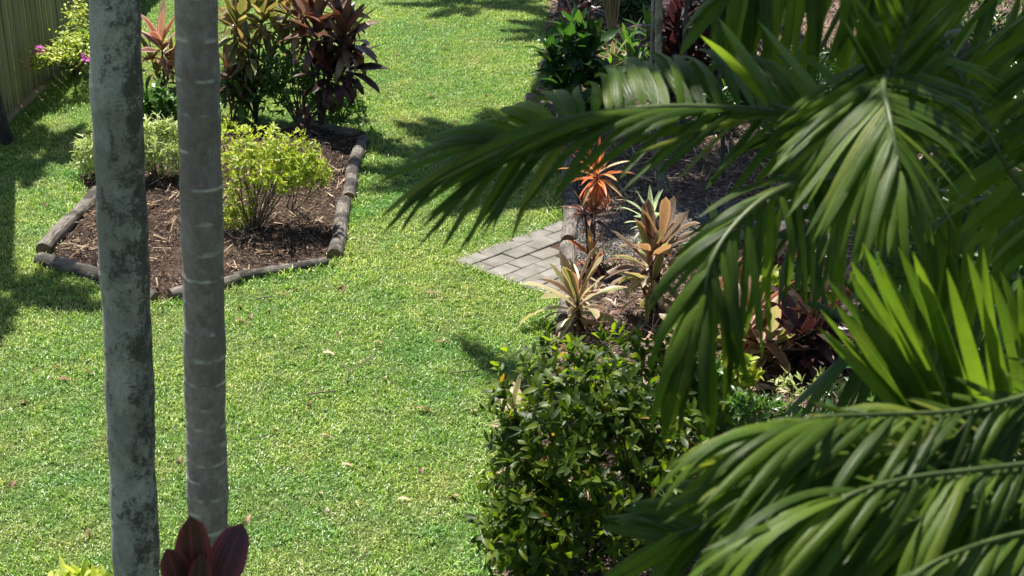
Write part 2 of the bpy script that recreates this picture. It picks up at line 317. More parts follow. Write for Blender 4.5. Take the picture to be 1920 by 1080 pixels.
# ------------------------------------------------------------------ ground layout (plan outlines)
def poly(pts): return [G(*p).xy for p in pts]
BED_L = poly([(85, 490), (172, 372), (150, 330), (300, 215), (400, 232), (690, 250), (675, 300), (622, 492), (420, 535), (305, 572), (190, 540)])
BED_R = poly([(1035, -140), (1030, 0), (1012, 150), (1000, 190), (1058, 290), (1056, 420), (1052, 540), (1045, 632), (985, 720), (935, 900), (925, 1180), (2600, 1180), (2600, 500), (2400, -140)])
PATH = poly([(1078, 425), (1300, 398), (1560, 388), (1560, 440), (1330, 452), (1240, 480), (1078, 530)])
L0 = G(850, 492); ea = (G(995, 545) - L0); eb = (G(1040, 420) - L0)
ea.normalize(); eb = (eb - ea * eb.dot(ea)).normalized()
def inside(P, pol):
    x, y = P[:, 0], P[:, 1]; r = np.zeros(len(P), bool); n = len(pol)
    for i in range(n):
        (x1, y1), (x2, y2) = pol[i], pol[(i + 1) % n]
        c = ((y1 > y) != (y2 > y)) & (x < (x2 - x1) * (y - y1) / (y2 - y1 + 1e-12) + x1); r ^= c
    return r
def distp(P, pol):
    d = np.full(len(P), 1e9)
    for i in range(len(pol)):
        a = np.array(pol[i]); b = np.array(pol[(i + 1) % len(pol)]); ab = b - a
        t = np.clip(((P - a) @ ab) / (ab @ ab), 0, 1); d = np.minimum(d, np.linalg.norm(P - a - t[:, None] * ab, axis=1))
    return d

# ------------------------------------------------------------------ setting: lawn, beds, path
def sheet(name, pol, z, mat, amp=0.0, step=0.12, kind='structure', mound=0.0):
    from mathutils.geometry import tessellate_polygon
    if not amp:
        me = bpy.data.meshes.new(name); me.from_pydata([(p[0], p[1], z) for p in pol], [], [tuple(range(len(pol)))]); me.materials.append(mat); me.update()
        return link(name, me, kind=kind)
    P = np.array(pol); x0, y0 = P.min(0); x1, y1 = P.max(0); xs = np.arange(x0, x1 + step, step); ys = np.arange(y0, y1 + step, step)
    X, Y = np.meshgrid(xs, ys); Q = np.c_[X.ravel(), Y.ravel()]; ins = inside(Q, pol); d = distp(Q, pol)
    # points just outside are pulled onto the outline so the sheet ends on it
    keep = ins | (d < step * 0.75); Zc = z + np.where(ins, np.minimum(d / 0.5, 1) * mound, 0) + np.where(ins, amp * np.sin(Q[:, 0] * 3.1 + 1) * np.cos(Q[:, 1] * 2.3), 0)
    idx = -np.ones(len(Q), int); idx[keep] = np.arange(keep.sum()); nx = len(xs); Fa = []
    for j in range(len(ys) - 1):
        for i in range(nx - 1):
            q = [j * nx + i, j * nx + i + 1, (j + 1) * nx + i + 1, (j + 1) * nx + i]
            if all(keep[k] for k in q): Fa.append([idx[k] for k in q])
    me = bpy.data.meshes.new(name); me.from_pydata(np.c_[Q, Zc][keep].tolist(), [], Fa); me.materials.append(mat)
    me.polygons.foreach_set('use_smooth', [True] * len(me.polygons)); me.update(); return link(name, me, kind=kind)
me = bpy.data.meshes.new('lawn'); me.from_pydata([(-70, -30, 0), (70, -30, 0), (70, 120, 0), (-70, 120, 0)], [], [(0, 1, 2, 3)]); me.materials.append(M['thatch']); link('lawn', me, kind='structure')
sheet('garden_bed', BED_L, 0.006, M['soil'], 0.012, 0.1, mound=0.05)
sheet('garden_bed', BED_R, 0.006, M['soil2'], 0.012, 0.2, mound=0.03)
sheet('gravel_path', PATH, 0.055, M['soil2'])

def scatter(name, templates, pts, mat, scl=(0.8, 1.2), tilt=0.1, z=None):
    """one 'stuff' object: template clumps and points kept in one mesh, spread with geometry nodes"""
    V = []; Fa = []; var = []; rn = []; n = 0
    for k, (v, f, r) in enumerate(templates):
        V.append(v); Fa += [tuple(i + n for i in q) for q in f]; var += [k + 1] * len(v); rn.append(r); n += len(v)
    N = len(pts); zz = np.zeros(N) if z is None else z
    V.append(np.c_[pts, zz]); rn.append(np.zeros(N)); pick = np.concatenate([np.zeros(n, int), rng.integers(1, len(templates) + 1, N)]); var = np.array(var + [0] * N)
    me = bpy.data.meshes.new(name); me.from_pydata(np.concatenate(V).tolist(), [], Fa); me.materials.append(mat)
    for nm, arr in (('variant', var), ('pick', pick)):
        a = me.attributes.new(nm, 'INT', 'POINT'); a.data.foreach_set('value', arr.astype(np.int32))
    a = me.attributes.new('rnd', 'FLOAT', 'POINT'); a.data.foreach_set('value', np.concatenate(rn))
    T = n + N; rot = np.zeros((T, 3)); rot[:, 0] = rng.normal(0, tilt, T); rot[:, 1] = rng.normal(0, tilt, T); rot[:, 2] = rng.random(T) * 6.283
    a = me.attributes.new('rot', 'FLOAT_VECTOR', 'POINT'); a.data.foreach_set('vector', rot.ravel())
    a = me.attributes.new('scl', 'FLOAT', 'POINT'); a.data.foreach_set('value', rng.uniform(*scl, T))
    o = link(name, me, kind='stuff')
    g = bpy.data.node_groups.new(name, 'GeometryNodeTree'); g.interface.new_socket('Geometry', in_out='INPUT', socket_type='NodeSocketGeometry'); g.interface.new_socket('Geometry', in_out='OUTPUT', socket_type='NodeSocketGeometry')
    gi = g.nodes.new('NodeGroupInput'); go = g.nodes.new('NodeGroupOutput'); jn = g.nodes.new('GeometryNodeJoinGeometry')
    def attr(nm, ty):
        a = g.nodes.new('GeometryNodeInputNamedAttribute'); a.data_type = ty; a.inputs[0].default_value = nm; return a.outputs[0]
    def sep(geo, nm, val):
        c = g.nodes.new('FunctionNodeCompare'); c.data_type = 'INT'; c.operation = 'EQUAL'; g.links.new(attr(nm, 'INT'), c.inputs[2]); c.inputs[3].default_value = val
        s = g.nodes.new('GeometryNodeSeparateGeometry'); s.domain = 'POINT'; g.links.new(geo, s.inputs[0]); g.links.new(c.outputs[0], s.inputs[1]); return s.outputs[0]
    P = sep(gi.outputs[0], 'variant', 0)
    for k in range(len(templates)):
        ip = g.nodes.new('GeometryNodeInstanceOnPoints'); g.links.new(sep(P, 'pick', k + 1), ip.inputs['Points']); g.links.new(sep(gi.outputs[0], 'variant', k + 1), ip.inputs['Instance'])
        g.links.new(attr('rot', 'FLOAT_VECTOR'), ip.inputs['Rotation']); g.links.new(attr('scl', 'FLOAT'), ip.inputs['Scale']); g.links.new(ip.outputs[0], jn.inputs[0])
    g.links.new(jn.outputs[0], go.inputs[0]); md = o.modifiers.new('scatter', 'NODES'); md.node_group = g; return o

def grass_template(n, rad, seed):
    rs = np.random.default_rng(seed); V = []; Fa = []; rn = []; k = 0
    for _ in range(n):
        r = rad * math.sqrt(rs.random()); a = rs.random() * 6.283; x, y = r * math.cos(a), r * math.sin(a)
        d = rs.random() * 6.283; L = rs.uniform(0.025, 0.060); el = rs.uniform(0.35, 1.35); w_ = rs.uniform(0.0014, 0.0030); cur = rs.uniform(0.3, 1.1)
        dx, dy = math.cos(d), math.sin(d); px, py = -dy * w_, dx * w_
        p0 = (x, y, -0.004); e1 = el; p1 = (x + dx * L * .5 * math.cos(e1), y + dy * L * .5 * math.cos(e1), L * .5 * math.sin(e1)); e2 = el - cur
        p2 = (p1[0] + dx * L * .5 * math.cos(e2), p1[1] + dy * L * .5 * math.cos(e2), max(0.003, p1[2] + L * .5 * math.sin(e2)))
        V += [(p0[0] - px, p0[1] - py, p0[2]), (p0[0] + px, p0[1] + py, p0[2]), (p1[0] + px, p1[1] + py, p1[2]), (p1[0] - px, p1[1] - py, p1[2]), p2]
        Fa += [(k, k + 1, k + 2, k + 3), (k + 3, k + 2, k + 4)]; rn += [rs.random()] * 5; k += 5
    return np.array(V), Fa, np.array(rn)
def jitter_grid(x0, x1, y0, y1, step):
    X, Y = np.meshgrid(np.arange(x0, x1, step), np.arange(y0, y1, step)); P = np.c_[X.ravel(), Y.ravel()]; return P + rng.uniform(-step * .55, step * .55, P.shape)
def in_view(P, m=0.35, ymax=26):
    # the lawn the photograph shows, and a margin for a step aside
    return (np.abs(P[:, 0]) < (P[:, 1] * 0.42 + 1.2)) & (P[:, 1] > 6.2) & (P[:, 1] < ymax)
P = jitter_grid(-12, 9, 6.2, 26, 0.068); P = P[in_view(P)]
q = P - np.array(L0.xy); ua = q @ np.array(ea.xy); ub = q @ np.array(eb.xy)
keep = ~inside(P, BED_L) & ~inside(P, BED_R) & ~((ua > -0.02) & (ua < 1.35) & (ub > -0.02) & (ub < 1.45)); P = P[keep]
P = P[P[:, 0] > -6.35]
scatter('lawn_grass', [grass_template(38, 0.062, i) for i in range(6)], P, M['grass'], (0.6, 1.35), 0.12)
# taller tufts along the logs and beds
E = []
for pol, a, b in ((BED_L, 0, 1), (BED_R, 0, 1)):
    Q = jitter_grid(-6, 3, 6.5, 24, 0.05); Q = Q[in_view(Q)]; d = distp(Q, pol); Q = Q[(~inside(Q, pol)) & (d > 0.05) & (d < 0.13)]; E.append(Q[rng.random(len(Q)) < 0.55])
EP = []
for _ in range(260):
    u, v = random.uniform(-.05, 1.3), random.uniform(-.05, 1.3); e_ = random.random() < .5; pt = L0 + (ea * u + eb * random.gauss(-.015, .02) if e_ else ea * random.gauss(-.015, .02) + eb * v); EP.append((pt.x, pt.y))
EP = np.array(EP); scatter('paver_edge_grass', [grass_template(12, 0.03, 45 + i) for i in range(3)], EP, M['grass'], (.8, 1.6), .2)
E = np.concatenate(E); scatter('edge_grass', [grass_template(22, 0.05, 30 + i) for i in range(3)], E[~((((E - np.array(L0.xy)) @ np.array(ea.xy)) > 0) & (((E - np.array(L0.xy)) @ np.array(eb.xy)) > 0) & (((E - np.array(L0.xy)) @ np.array(eb.xy)) < 1.4) & (((E - np.array(L0.xy)) @ np.array(ea.xy)) < 1.3))], M['grass'], (1.3, 2.1), 0.2)

def chip_template(n, rad, seed, lmin, lmax, fl=0.35, hmax=0.03):
    rs = np.random.default_rng(seed); V = []; Fa = []; rn = []; k = 0
    for _ in range(n):
        r = rad * math.sqrt(rs.random()); a = rs.random() * 6.283; L = rs.uniform(lmin, lmax); w_ = L * rs.uniform(fl * 0.35, fl); h = min(w_ * .4, 0.006)
        Mx = basis((math.cos(rs.random() * 6.283), math.sin(rs.random() * 6.283), rs.normal(0, .3)), (rs.normal(0, .3), rs.normal(0, .3), 1), (r * math.cos(a), r * math.sin(a), rs.uniform(0.0, hmax)))
        pts = [(-L / 2, -w_ / 2, 0), (L / 2, -w_ * rs.uniform(.1, .5), 0), (L / 2, w_ * rs.uniform(.1, .5), 0), (-L / 2, w_ / 2, 0), (-L * .4, 0, h), (L * .4, 0, h)]
        V += [tuple(Mx @ Vector(p)) for p in pts]; Fa += [(k, k + 1, k + 5, k + 4), (k + 3, k + 4, k + 5, k + 2), (k, k + 4, k + 3), (k + 1, k + 2, k + 5)]; rn += [rs.random()] * 6; k += 6
    return np.array(V), Fa, np.array(rn)
P = jitter_grid(-5, 0, 9, 19, 0.085); P = P[inside(P, BED_L)]; d = distp(P, BED_L); P = P[d > 0.05]; d = distp(P, BED_L)
z = 0.006 + np.minimum(d / 0.5, 1) * 0.05
scatter('bark_mulch', [chip_template(34, 0.075, 50 + i, 0.012, 0.042) for i in range(4)], P, M['chip'], (0.7, 1.25), 0.15, z)
sel = rng.random(len(P)) < 0.16
scatter('mulch_straw', [chip_template(4, 0.09, 60 + i, 0.08, 0.20, 0.12, 0.04) for i in range(4)], P[sel], M['dry'], (0.6, 1.2), 0.15, z[sel] + 0.012)
P = jitter_grid(-.5, 9.5, 6.0, 26, 0.1); P = P[in_view(P, ymax=26)]; P = P[inside(P, BED_R) & ~inside(P, PATH)]; d = distp(P, BED_R); P = P[d > 0.06]; d = distp(P, BED_R)
z = 0.006 + np.minimum(d / 0.5, 1) * 0.03
scatter('garden_mulch', [chip_template(36, 0.09, 70 + i, 0.012, 0.05) for i in range(4)], P, M['chip2'], (0.7, 1.25), 0.15, z)
sel = rng.random(len(P)) < 0.22
scatter('garden_straw', [chip_template(4, 0.1, 80 + i, 0.08, 0.24, 0.12, 0.04) for i in range(4)], P[sel], M['dry'], (0.6, 1.3), 0.2, z[sel] + 0.012)
P = jitter_grid(0, 4, 10, 15, 0.07); P = P[inside(P, PATH)]
scatter('path_gravel', [chip_template(40, 0.06, 90 + i, 0.008, 0.022, 1.0, 0.012) for i in range(3)], P, M['gravel'], (0.8, 1.3), 0.1, np.full(len(P), 0.056))

# ------------------------------------------------------------------ paved patch, each paver a part
pv = thing('paved_patch', 'patch of weathered grey brick pavers set in the lawn beside the upright bed log', 'paving', L0)
bm_ = MB(); 
def block(w_, l_, h):
    c = 0.006; x, y = w_ / 2, l_ / 2
    V = [(-x, -y, 0), (x, -y, 0), (x, y, 0), (-x, y, 0), (-x, -y, h - c), (x, -y, h - c), (x, y, h - c), (-x, y, h - c), (-x + c, -y + c, h), (x - c, -y + c, h), (x - c, y - c, h), (-x + c, y - c, h)]
    return V, [(0, 1, 5, 4), (1, 2, 6, 5), (2, 3, 7, 6), (3, 0, 4, 7), (4, 5, 9, 8), (5, 6, 10, 9), (6, 7, 11, 10), (7, 4, 8, 11), (8, 9, 10, 11)]
PW, PL = 0.190, 0.285
bm_.add(*block(PW - 0.008, PL - 0.008, 0.05)); pme = bm_.mesh('paver', M['paver'], False)
bm_ = MB(); bm_.add(*block(PW - 0.008, PL / 2 - 0.008, 0.05)); phm = bm_.mesh('half_paver', M['paver'], False)
ang = math.atan2(ea.y, ea.x)
for i in range(7):
    row = [(0.25, 1)] if i % 2 else []
    u0 = 0.5 if i % 2 else 0.0
    for j in range(5):
        c = ea * (PW * (i + .5)) + eb * (PL * (j + .5 + u0)); T = Matrix.Translation((c.x, c.y, random.uniform(-0.036, -0.025))) @ Matrix.Rotation(ang + random.uniform(-.025, .025), 4, 'Z') @ Matrix.Rotation(random.uniform(-.03, .03), 4, 'X')
        if (L0 + c).x > G(1062, 480).x: continue
        link('paver', pme, pv, T)
    if i % 2:
        c = ea * (PW * (i + .5)) + eb * (PL * .25); link('paver', phm, pv, Matrix.Translation((c.x, c.y, -0.03)) @ Matrix.Rotation(ang, 4, 'Z'))
joint = MB(); c = [L0 * 0 + ea * a + eb * b for a, b in ((-.03, -.03), (1.36, -.03), (1.36, 1.45), (-.03, 1.45))]
joint.add([(p.x, p.y, 0.008) for p in c], [(0, 1, 2, 3)]); link('joint_sand', joint.mesh('joint_sand', M['soil'], False), pv)

# ------------------------------------------------------------------ logs
def log(p, q, r, label, group, zc=None, seed=0, r2=None):
    a, b = Vector(p), Vector(q); r2 = r2 or r; L = (b - a).length; n = max(6, int(L / 0.07)); mb = MB(); pts = []; rads = []
    rs = random.Random(seed); r *= .88; r2 *= .88; z0 = r * 0.55 if zc is None else zc
    ax = (b - a).normalized(); side = Vector((-ax.y, ax.x, 0)); ph = rs.random() * 6
    for i in range(n + 1):
        t = i / n; pts.append((b - a) * t + side * 0.018 * math.sin(3 * t * L + ph) + Vector((0, 0, z0 + 0.008 * math.sin(5 * t + ph))))
        e = 1 - 0.10 * (i in (0, n)); rads.append((r + (r2 - r) * t) * e * rs.uniform(0.94, 1.05))
    tube(mb, pts, rads, 14, False, wob=0.025)
    o = link('garden_log', mb.mesh('garden_log', M['log'])); o.location = (a.x, a.y, a.z); tag(o, label, 'log', group)
    for k, (pt, rr, nm, d) in enumerate(((pts[0], rads[0], 'cut_end', -1), (pts[-1], rads[-1], 'cut_end', 1))):
        e = MB(); V = [pt + ax * d * 0.004]; t1 = ax.orthogonal().normalized(); t2 = ax.cross(t1)
        for i in range(14): V.append(pt + ax * d * 0.002 + (t1 * math.cos(i * PI / 7) + t2 * math.sin(i * PI / 7)) * rr * 1.0)
        e.add([tuple(v) for v in V], [(0, 1 + i, 1 + (i + 1) % 14) for i in range(14)]); link('cut_end', e.mesh('cut_end', M['logend'], False), o)
    return o
g1, g2 = 'log edging of the island bed', 'log edging of the right garden bed'
log(G(85, 478), G(182, 366), .085, 'grey log up the left side of the island bed, behind the mottled palm trunk', g1, seed=1)
log(G(78, 494), G(296, 566), .085, 'dark log from the front left corner of the island bed to the ringed trunk', g1, seed=2, r2=.075)
log(G(322, 564), G(450, 531), .07, 'short log with its end showing between the two palm trunks', g1, seed=3)
log(G(440, 532), G(612, 496), .068, 'long pale split log across the front of the island bed, right of the trunks', g1, seed=4, r2=.055)
log(G(625, 486), G(650, 385), .082, 'log at the front right corner of the island bed, butted to a longer one behind', g1, seed=5)
log(G(651, 378), G(680, 268), .082, 'long log running up the right side of the island bed, half in shrub shade', g1, seed=6, r2=.075)
log(G(668, 258), G(560, 236), .075, 'dark shaded log along the back of the island bed under the cordyline', g1, seed=7)
log(G(1063, 640), G(1066, 470), .085, 'grey log nearest the dark bush on the edge of the right bed', g2, seed=8)
log(G(1067, 462), G(1070, 300), .09, 'log beside the orange plant on the edge of the right bed', g2, seed=9)
log(G(992, 190), G(1070, 235), .09, 'stubby log end poking into the lawn below the dark green rosettes', g2, seed=10)
log(G(1290, 398), G(1480, 396), .05, 'thin dark log along the far side of the gravel path', g2, zc=.07, seed=11)

# ------------------------------------------------------------------ fence
x0 = -5.9; fn = thing('paling_fence', 'weathered olive timber paling fence at the far left behind the flowering shrub', 'fence', (x0, 16, 0))
s_ = MB(); s_.add(*block(0.096, 0.016, 1.85)); 
for q_ in s_.v: pass
fme = s_.mesh('fence_board', M['fence'], False)
for i in range(90):
    y = i * 0.104
    link('fence_board', fme, fn, Matrix.Translation((0.012 * (i % 2) + random.uniform(-.003, .003), y, random.uniform(-.02, .01))) @ Matrix.Rotation(R(90) + random.uniform(-.02, .02), 4, 'Z') @ Matrix.Rotation(random.uniform(-.006, .006), 4, 'Y'))
rl = MB(); rl.add(*block(0.04, 9.4, 0.08))
rme = rl.mesh('rail', M['fence'], False)
for zz in (0.35, 1.4): link('rail', rme, fn, Matrix.Translation((-0.05, 4.6, zz)))

bb = MB(); bb.add(*block(.09, 1.5, .05)); o = link('timber_offcut', bb.mesh('timber_offcut', M['cane'], False)); o.location = G(46, 198, .01); tag(o, 'pale weathered board lying along the foot of the fence', 'board')
# ------------------------------------------------------------------ plants
def stem_mesh(pts, r0, r1, mat, n=7, seg=10):
    P = bez(pts, seg); mb = MB(); tube(mb, P, [r0 + (r1 - r0) * i / seg for i in range(seg + 1)], n, True); return mb.mesh('stem', mat)
def cordyline(label, base, heads, mat, stem='darkstem', name='cordyline', cat='plant', prof='lance', width=0.22, group=None, sr=0.014, bends=(0.25, 0.6, 1.0, 1.5), fold=0.28, seed=0):
    """heads: (px, py of the rosette's heart, lean toward camera, leaves, leaf length, lowest angle, material or None)"""
    random.seed(seed * 13 + 5)
    o = thing(name, label, cat, base, group)
    for hd in heads:
        hx, hy, dy, n, L, low = hd[:6]; mt = hd[6] if len(hd) > 6 and hd[6] else mat
        top = W(hx, hy, base.y + dy) - base; lm = leaf_meshes('leaf', M[mt], prof, width, bends, fold, 7)
        link('stem', stem_mesh([(0, 0, 0), (top.x * .25, top.y * .2, top.z * .4), (top.x * .75, top.y * .7, top.z * .8), top], sr, sr * .7, M[stem]), o)
        a = random.random() * 6
        for i in range(n):
            t = i / max(1, n - 1); el = R(82) + (R(low) - R(82)) * t ** 0.8 + random.uniform(-.15, .15); a += 2.4 + random.uniform(-.3, .3)
            d = Vector((math.cos(a) * math.cos(el), math.sin(a) * math.cos(el), math.sin(el)))
            k = min(len(lm) - 1, max(0, int(t * len(lm) + random.uniform(-.7, .7)))); sc = L * random.uniform(0.78, 1.12) * (0.75 + 0.3 * math.sin(PI * min(1, t + .25)))
            pt = top - Vector((0, 0, 1)) * (t * L * 0.42) + d * 0.012
            link('leaf', lm[k], o, basis(d, (0, 0, 1), pt, (sc, sc * random.uniform(.85, 1.15), sc), random.uniform(-.5, .5)))
    return o
def shrub(label, base, centre, rad, n, mat, L=0.05, prof='broad', width=0.45, name='shrub', cat='shrub', whorl=5, stems=6, seed=0, stemmat='stem', shell=0.55, parts=0, bend=0.5, zmin=-0.6, group=None, sr=0.012):
    random.seed(seed * 31 + 3)
    o = thing(name, label, cat, base, group); C = Vector(centre) - Vector(base); tp = [leaf_geo(prof, width, bend * k, 0.25, 4, 1.0, 0, 0.1, j) for j, k in enumerate((0.4, 1.0, 1.6))]
    mats = []; tips = []
    lobes = [(rdir(-.3, 1), random.uniform(.75, 1.15)) for _ in range(14)]
    for i in range(n // whorl):
        d = rdir(zmin, 1.0); f = max((1.0 if lb[0].dot(d) < .75 else lb[1]) for lb in lobes) if True else 1
        f = 1 + sum((lb[1] - 1) * max(0, lb[0].dot(d)) ** 8 for lb in lobes) * 1.6
        rr = (shell + (1 - shell) * random.random() ** 0.6) * f * random.choice((1, 1, 1, 1.12)); p = C + Vector((d.x * rad[0], d.y * rad[1], d.z * rad[2])) * rr
        ax = (d + Vector((0, 0, .55)) + rdir() * .4).normalized(); tips.append(p)
        t1 = ax.orthogonal().normalized(); t2 = ax.cross(t1); a0 = random.random() * 6
        for k in range(whorl):
            a = a0 + 2.4 * k; op = random.uniform(.35, 1.15); dd = ax * math.cos(op) + (t1 * math.cos(a) + t2 * math.sin(a)) * math.sin(op); sc = L * random.uniform(.65, 1.2)
            mats.append((random.randrange(3), basis(dd, ax, p - ax * random.uniform(0, L * .8), (sc, sc, sc), random.uniform(-.6, .6))))
    if parts:
        order = sorted(range(len(mats)), key=lambda i: mats[i][1].translation.y * 1.0 - mats[i][1].translation.z * .8); pick = set(order[:parts * 2:2]); ms = leaf_meshes('leaf', M[mat], prof, width, (bend * .4, bend, bend * 1.6), .25, 4)
        for i in pick: link('leaf', ms[mats[i][0]], o, mats[i][1])
        mats = [m for i, m in enumerate(mats) if i not in pick]
    link('foliage', merged('foliage', tp, mats, M[mat]), o, kind='stuff')
    for k in range(stems):
        t = random.choice(tips); link('stem', stem_mesh([(random.uniform(-.05, .05), random.uniform(-.05, .05), 0), t * .35 + rdir() * .04, t * .7, t * .97], sr, sr * .35, M[stemmat], 5, 6), o)
    return o

# island bed
b = G(310, 175); cordyline('pink and red cordyline seen in the gap between the two palm trunks', b, [(303, 80, 0, 18, .55, 5), (286, 115, .1, 14, .42, 0, 'olive'), (322, 120, .1, 16, .42, -5, 'burgundy'), (300, 150, .1, 12, .36, -10, 'olive')], 'pink', seed=1, width=.22)
b = G(480, 232); cordyline('tall olive cordyline clump just right of the ringed palm trunk', b, [(445, 48, 0, 26, .50, -25), (492, 30, .1, 26, .48, -20), (432, 140, -.1, 20, .38, -20, 'burgundy'), (465, 100, -.15, 18, .40, -30), (525, 70, .1, 16, .40, -25), (455, 0, .3, 24, .5, -10), (540, 20, .2, 24, .46, -20), (450, 175, -.1, 16, .34, -40, 'green')], 'olive', seed=2, width=.24)
b = G(602, 246); cordyline('large burgundy cordyline with glossy leaves against the open lawn', b, [(592, 52, 0, 30, .54, -20), (645, 64, -.1, 32, .52, -25), (565, 30, .2, 18, .42, -20), (652, 118, -.1, 26, .46, -40, 'purple'), (618, 135, -.2, 24, .44, -45, 'purple'), (628, 10, .2, 26, .5, -10)], 'burgundy', seed=3, width=.28, sr=.018)
b = G(560, 232); shrub('dark small-leaved undergrowth beneath the burgundy cordyline', b, b + Vector((0, 0, .5)), (.55, .35, .46), 1700, 'green', .075, seed=4, stems=22, width=.4, shell=.3)
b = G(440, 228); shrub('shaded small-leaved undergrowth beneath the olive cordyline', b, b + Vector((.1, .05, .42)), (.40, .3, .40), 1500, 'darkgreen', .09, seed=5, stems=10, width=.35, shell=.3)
b = G(640, 225); shrub('low ragged green plant at the back corner of the island bed', b, b + Vector((-.05, 0, .2)), (.42, .25, .22), 800, 'green', .07, seed=6, stems=7, shell=.3)
b = G(575, 262); cordyline('small dark red leaf rosette between the lime shrub and burgundy cordyline', b, [(578, 228, 0, 10, .24, 10)], 'purple', seed=7, width=.42, prof='broad', sr=.008)
b = G(475, 440)
shrub('bright lime-yellow shrub with fine leaves in the middle of the island bed', b, W(505, 298, b.y + .05), (.62, .42, .32), 3000, 'lime', .06, 'lance', .34, seed=8, stems=26, whorl=6, shell=.15, zmin=-.95, sr=.009)
shrub('loose lime branches spilling off the right side of the lime shrub', G(540, 400), W(572, 320, b.y + .1), (.26, .25, .20), 1200, 'lime', .055, 'lance', .36, seed=88, stems=6, whorl=7, shell=.2, sr=.008)
c = W(440, 395, b.y); shrub('sparse lime twigs low down beside the ringed palm trunk', G(452, 462), c, (.26, .18, .30), 900, 'lime', .045, 'lance', .4, seed=9, stems=10, whorl=4, shell=.2, zmin=-1, sr=.007)
b = G(300, 345); shrub('pale variegated shrub between the two palm trunks', b, W(300, 275, b.y), (.32, .28, .34), 1900, 'limepale', .09, 'lance', .25, seed=10, stems=8, whorl=6)
b = G(165, 335); shrub('pale variegated shrub poking out left of the mottled palm trunk', b, W(178, 290, b.y), (.24, .22, .26), 800, 'limepale', .09, 'lance', .25, seed=11, stems=5, whorl=6)
b = G(300, 235); shrub('leafy bright green shrub between the trunks behind the variegated one', b, W(300, 205, b.y), (.28, .22, .26), 460, 'green', .13, 'broad', .45, seed=12, stems=6)
b = G(420, 255); shrub('low lime shrub peeping out right behind the ringed trunk', b, W(425, 245, b.y), (.18, .2, .15), 600, 'lime', .05, 'lance', .4, seed=14, stems=4, whorl=6)
# fence shrub
b = G(140, 138); fs = shrub('flowering shrub with magenta blooms and bare twisted stems in front of the fence', b, W(152, 92, b.y - .2), (.26, .35, .28), 420, 'green', .075, 'broad', .5, seed=13, stems=16, whorl=5, shell=.4, stemmat='cane', name='flowering_shrub', sr=.014)
tp = [leaf_geo('broad', .8, .8, .3, 3, 1, 0, .1, k) for k in range(3)]; tl = [leaf_geo('broad', .5, .5, .2, 4)]
for (px, py) in ((74, 90), (66, 99), (59, 118), (80, 95), (156, 108), (162, 112)):
    c = W(px, py, b.y - 1.45) - b; link('flower', merged('flower', tp, [(random.randrange(3), basis(rdir(-.2, 1), (0, 0, 1), c + rdir() * .03, (.04, .04, .04))) for _ in range(12)], M['magenta']), fs)
def spray(x, y, D, rx, rz, n):
    c = W(x, y, D) - b; link('foliage', merged('foliage', tl, [(0, basis(rdir(-.3, 1), (0, 0, 1), c + Vector((random.gauss(0, rx), random.gauss(0, .15), random.gauss(0, rz))), (.06, .06, .06))) for _ in range(n)], M['lime']), fs, kind='stuff')
spray(148, 35, b.y - .4, .09, .16, 260); spray(135, 72, b.y - .8, .10, .07, 150); spray(85, 103, b.y - 1.4, .10, .045, 170); spray(115, 95, b.y - 1.1, .12, .06, 200); spray(70, 118, b.y - 1.4, .05, .04, 60); spray(160, 90, b.y - 1.0, .10, .12, 200)
for (px, py) in ((100, 110), (80, 108), (120, 100), (128, 118)):
    t = W(px, py, b.y - 1.2) - b; link('stem', stem_mesh([(0, 0, 0), t * .4 + Vector((0, 0, .1)), t * .75, t], .014, .006, M['cane'], 5, 6), fs)
# right bed, far part
b = G(1095, 92); cordyline('thin dark cordyline at the lawn edge near the top of the garden', b, [(1078, 28, -.1, 16, .5, -10), (1060, 5, .2, 14, .5, -10), (1110, 0, .2, 16, .5, -10)], 'purple', seed=20, width=.2)
b = G(1078, 205); cordyline('cluster of dark green rosettes at the lawn edge above the stubby log', b, [(1065, 85, 0, 26, .36, -20), (1042, 125, -.1, 24, .32, -25), (1095, 115, 0, 26, .36, -25), (1055, 165, -.2, 26, .34, -25), (1115, 165, -.1, 24, .34, -25), (1085, 60, .2, 24, .34, -10), (1130, 190, -.3, 22, .32, -20), (1085, 195, -.4, 20, .30, -20), (1030, 95, 0, 22, .32, -30), (1110, 90, .1, 24, .36, -20), (1140, 160, -.2, 22, .36, -25), (1100, 215, -.5, 18, .3, -20)], 'darkgreen', seed=21, width=.36, prof='broad', sr=.02)
b = G(1140, 150); cordyline('bright green striped rosette right of the dark green ones', b, [(1148, 118, 0, 20, .36, -10), (1138, 128, 0, 18, .40, -25, 'green')], 'cream', seed=22, width=.2, stem='stem')
b = G(1195, 150); cordyline('broad green rosette left of the slender spotted trunk', b, [(1192, 118, 0, 24, .50, -10), (1215, 60, .2, 22, .46, -10), (1175, 90, .2, 20, .42, -10), (1210, 130, -.1, 18, .44, -15)], 'green', seed=23, width=.2)
b = G(1290, 190); cordyline('dark purple cordyline thicket right of the slender spotted trunk', b, [(1272, 45, 0, 30, .6, -30), (1315, 80, 0, 30, .58, -35), (1262, 100, -.1, 26, .52, -35), (1335, 30, .2, 26, .56, -20), (1300, 130, -.1, 28, .52, -40), (1285, 0, .3, 26, .6, -10), (1330, 160, -.1, 26, .48, -30), (1250, 150, 0, 22, .46, -30)], 'purple', seed=24, width=.22, sr=.018)
b = G(1360, 180); cordyline('purple and green cordyline behind the blue-green palm tips', b, [(1370, 90, 0, 26, .5, -25), (1360, 140, 0, 24, .5, -20, 'green'), (1400, 60, .2, 26, .5, -20), (1410, 130, 0, 26, .5, -30, 'purple')], 'burgundy', seed=25)
b = G(1400, 60); shrub('sunlit yellow-green shrub at the top of the garden behind the palms', b, W(1400, 25, b.y), (.65, .4, .35), 1500, 'lime', .09, seed=26, stems=6)
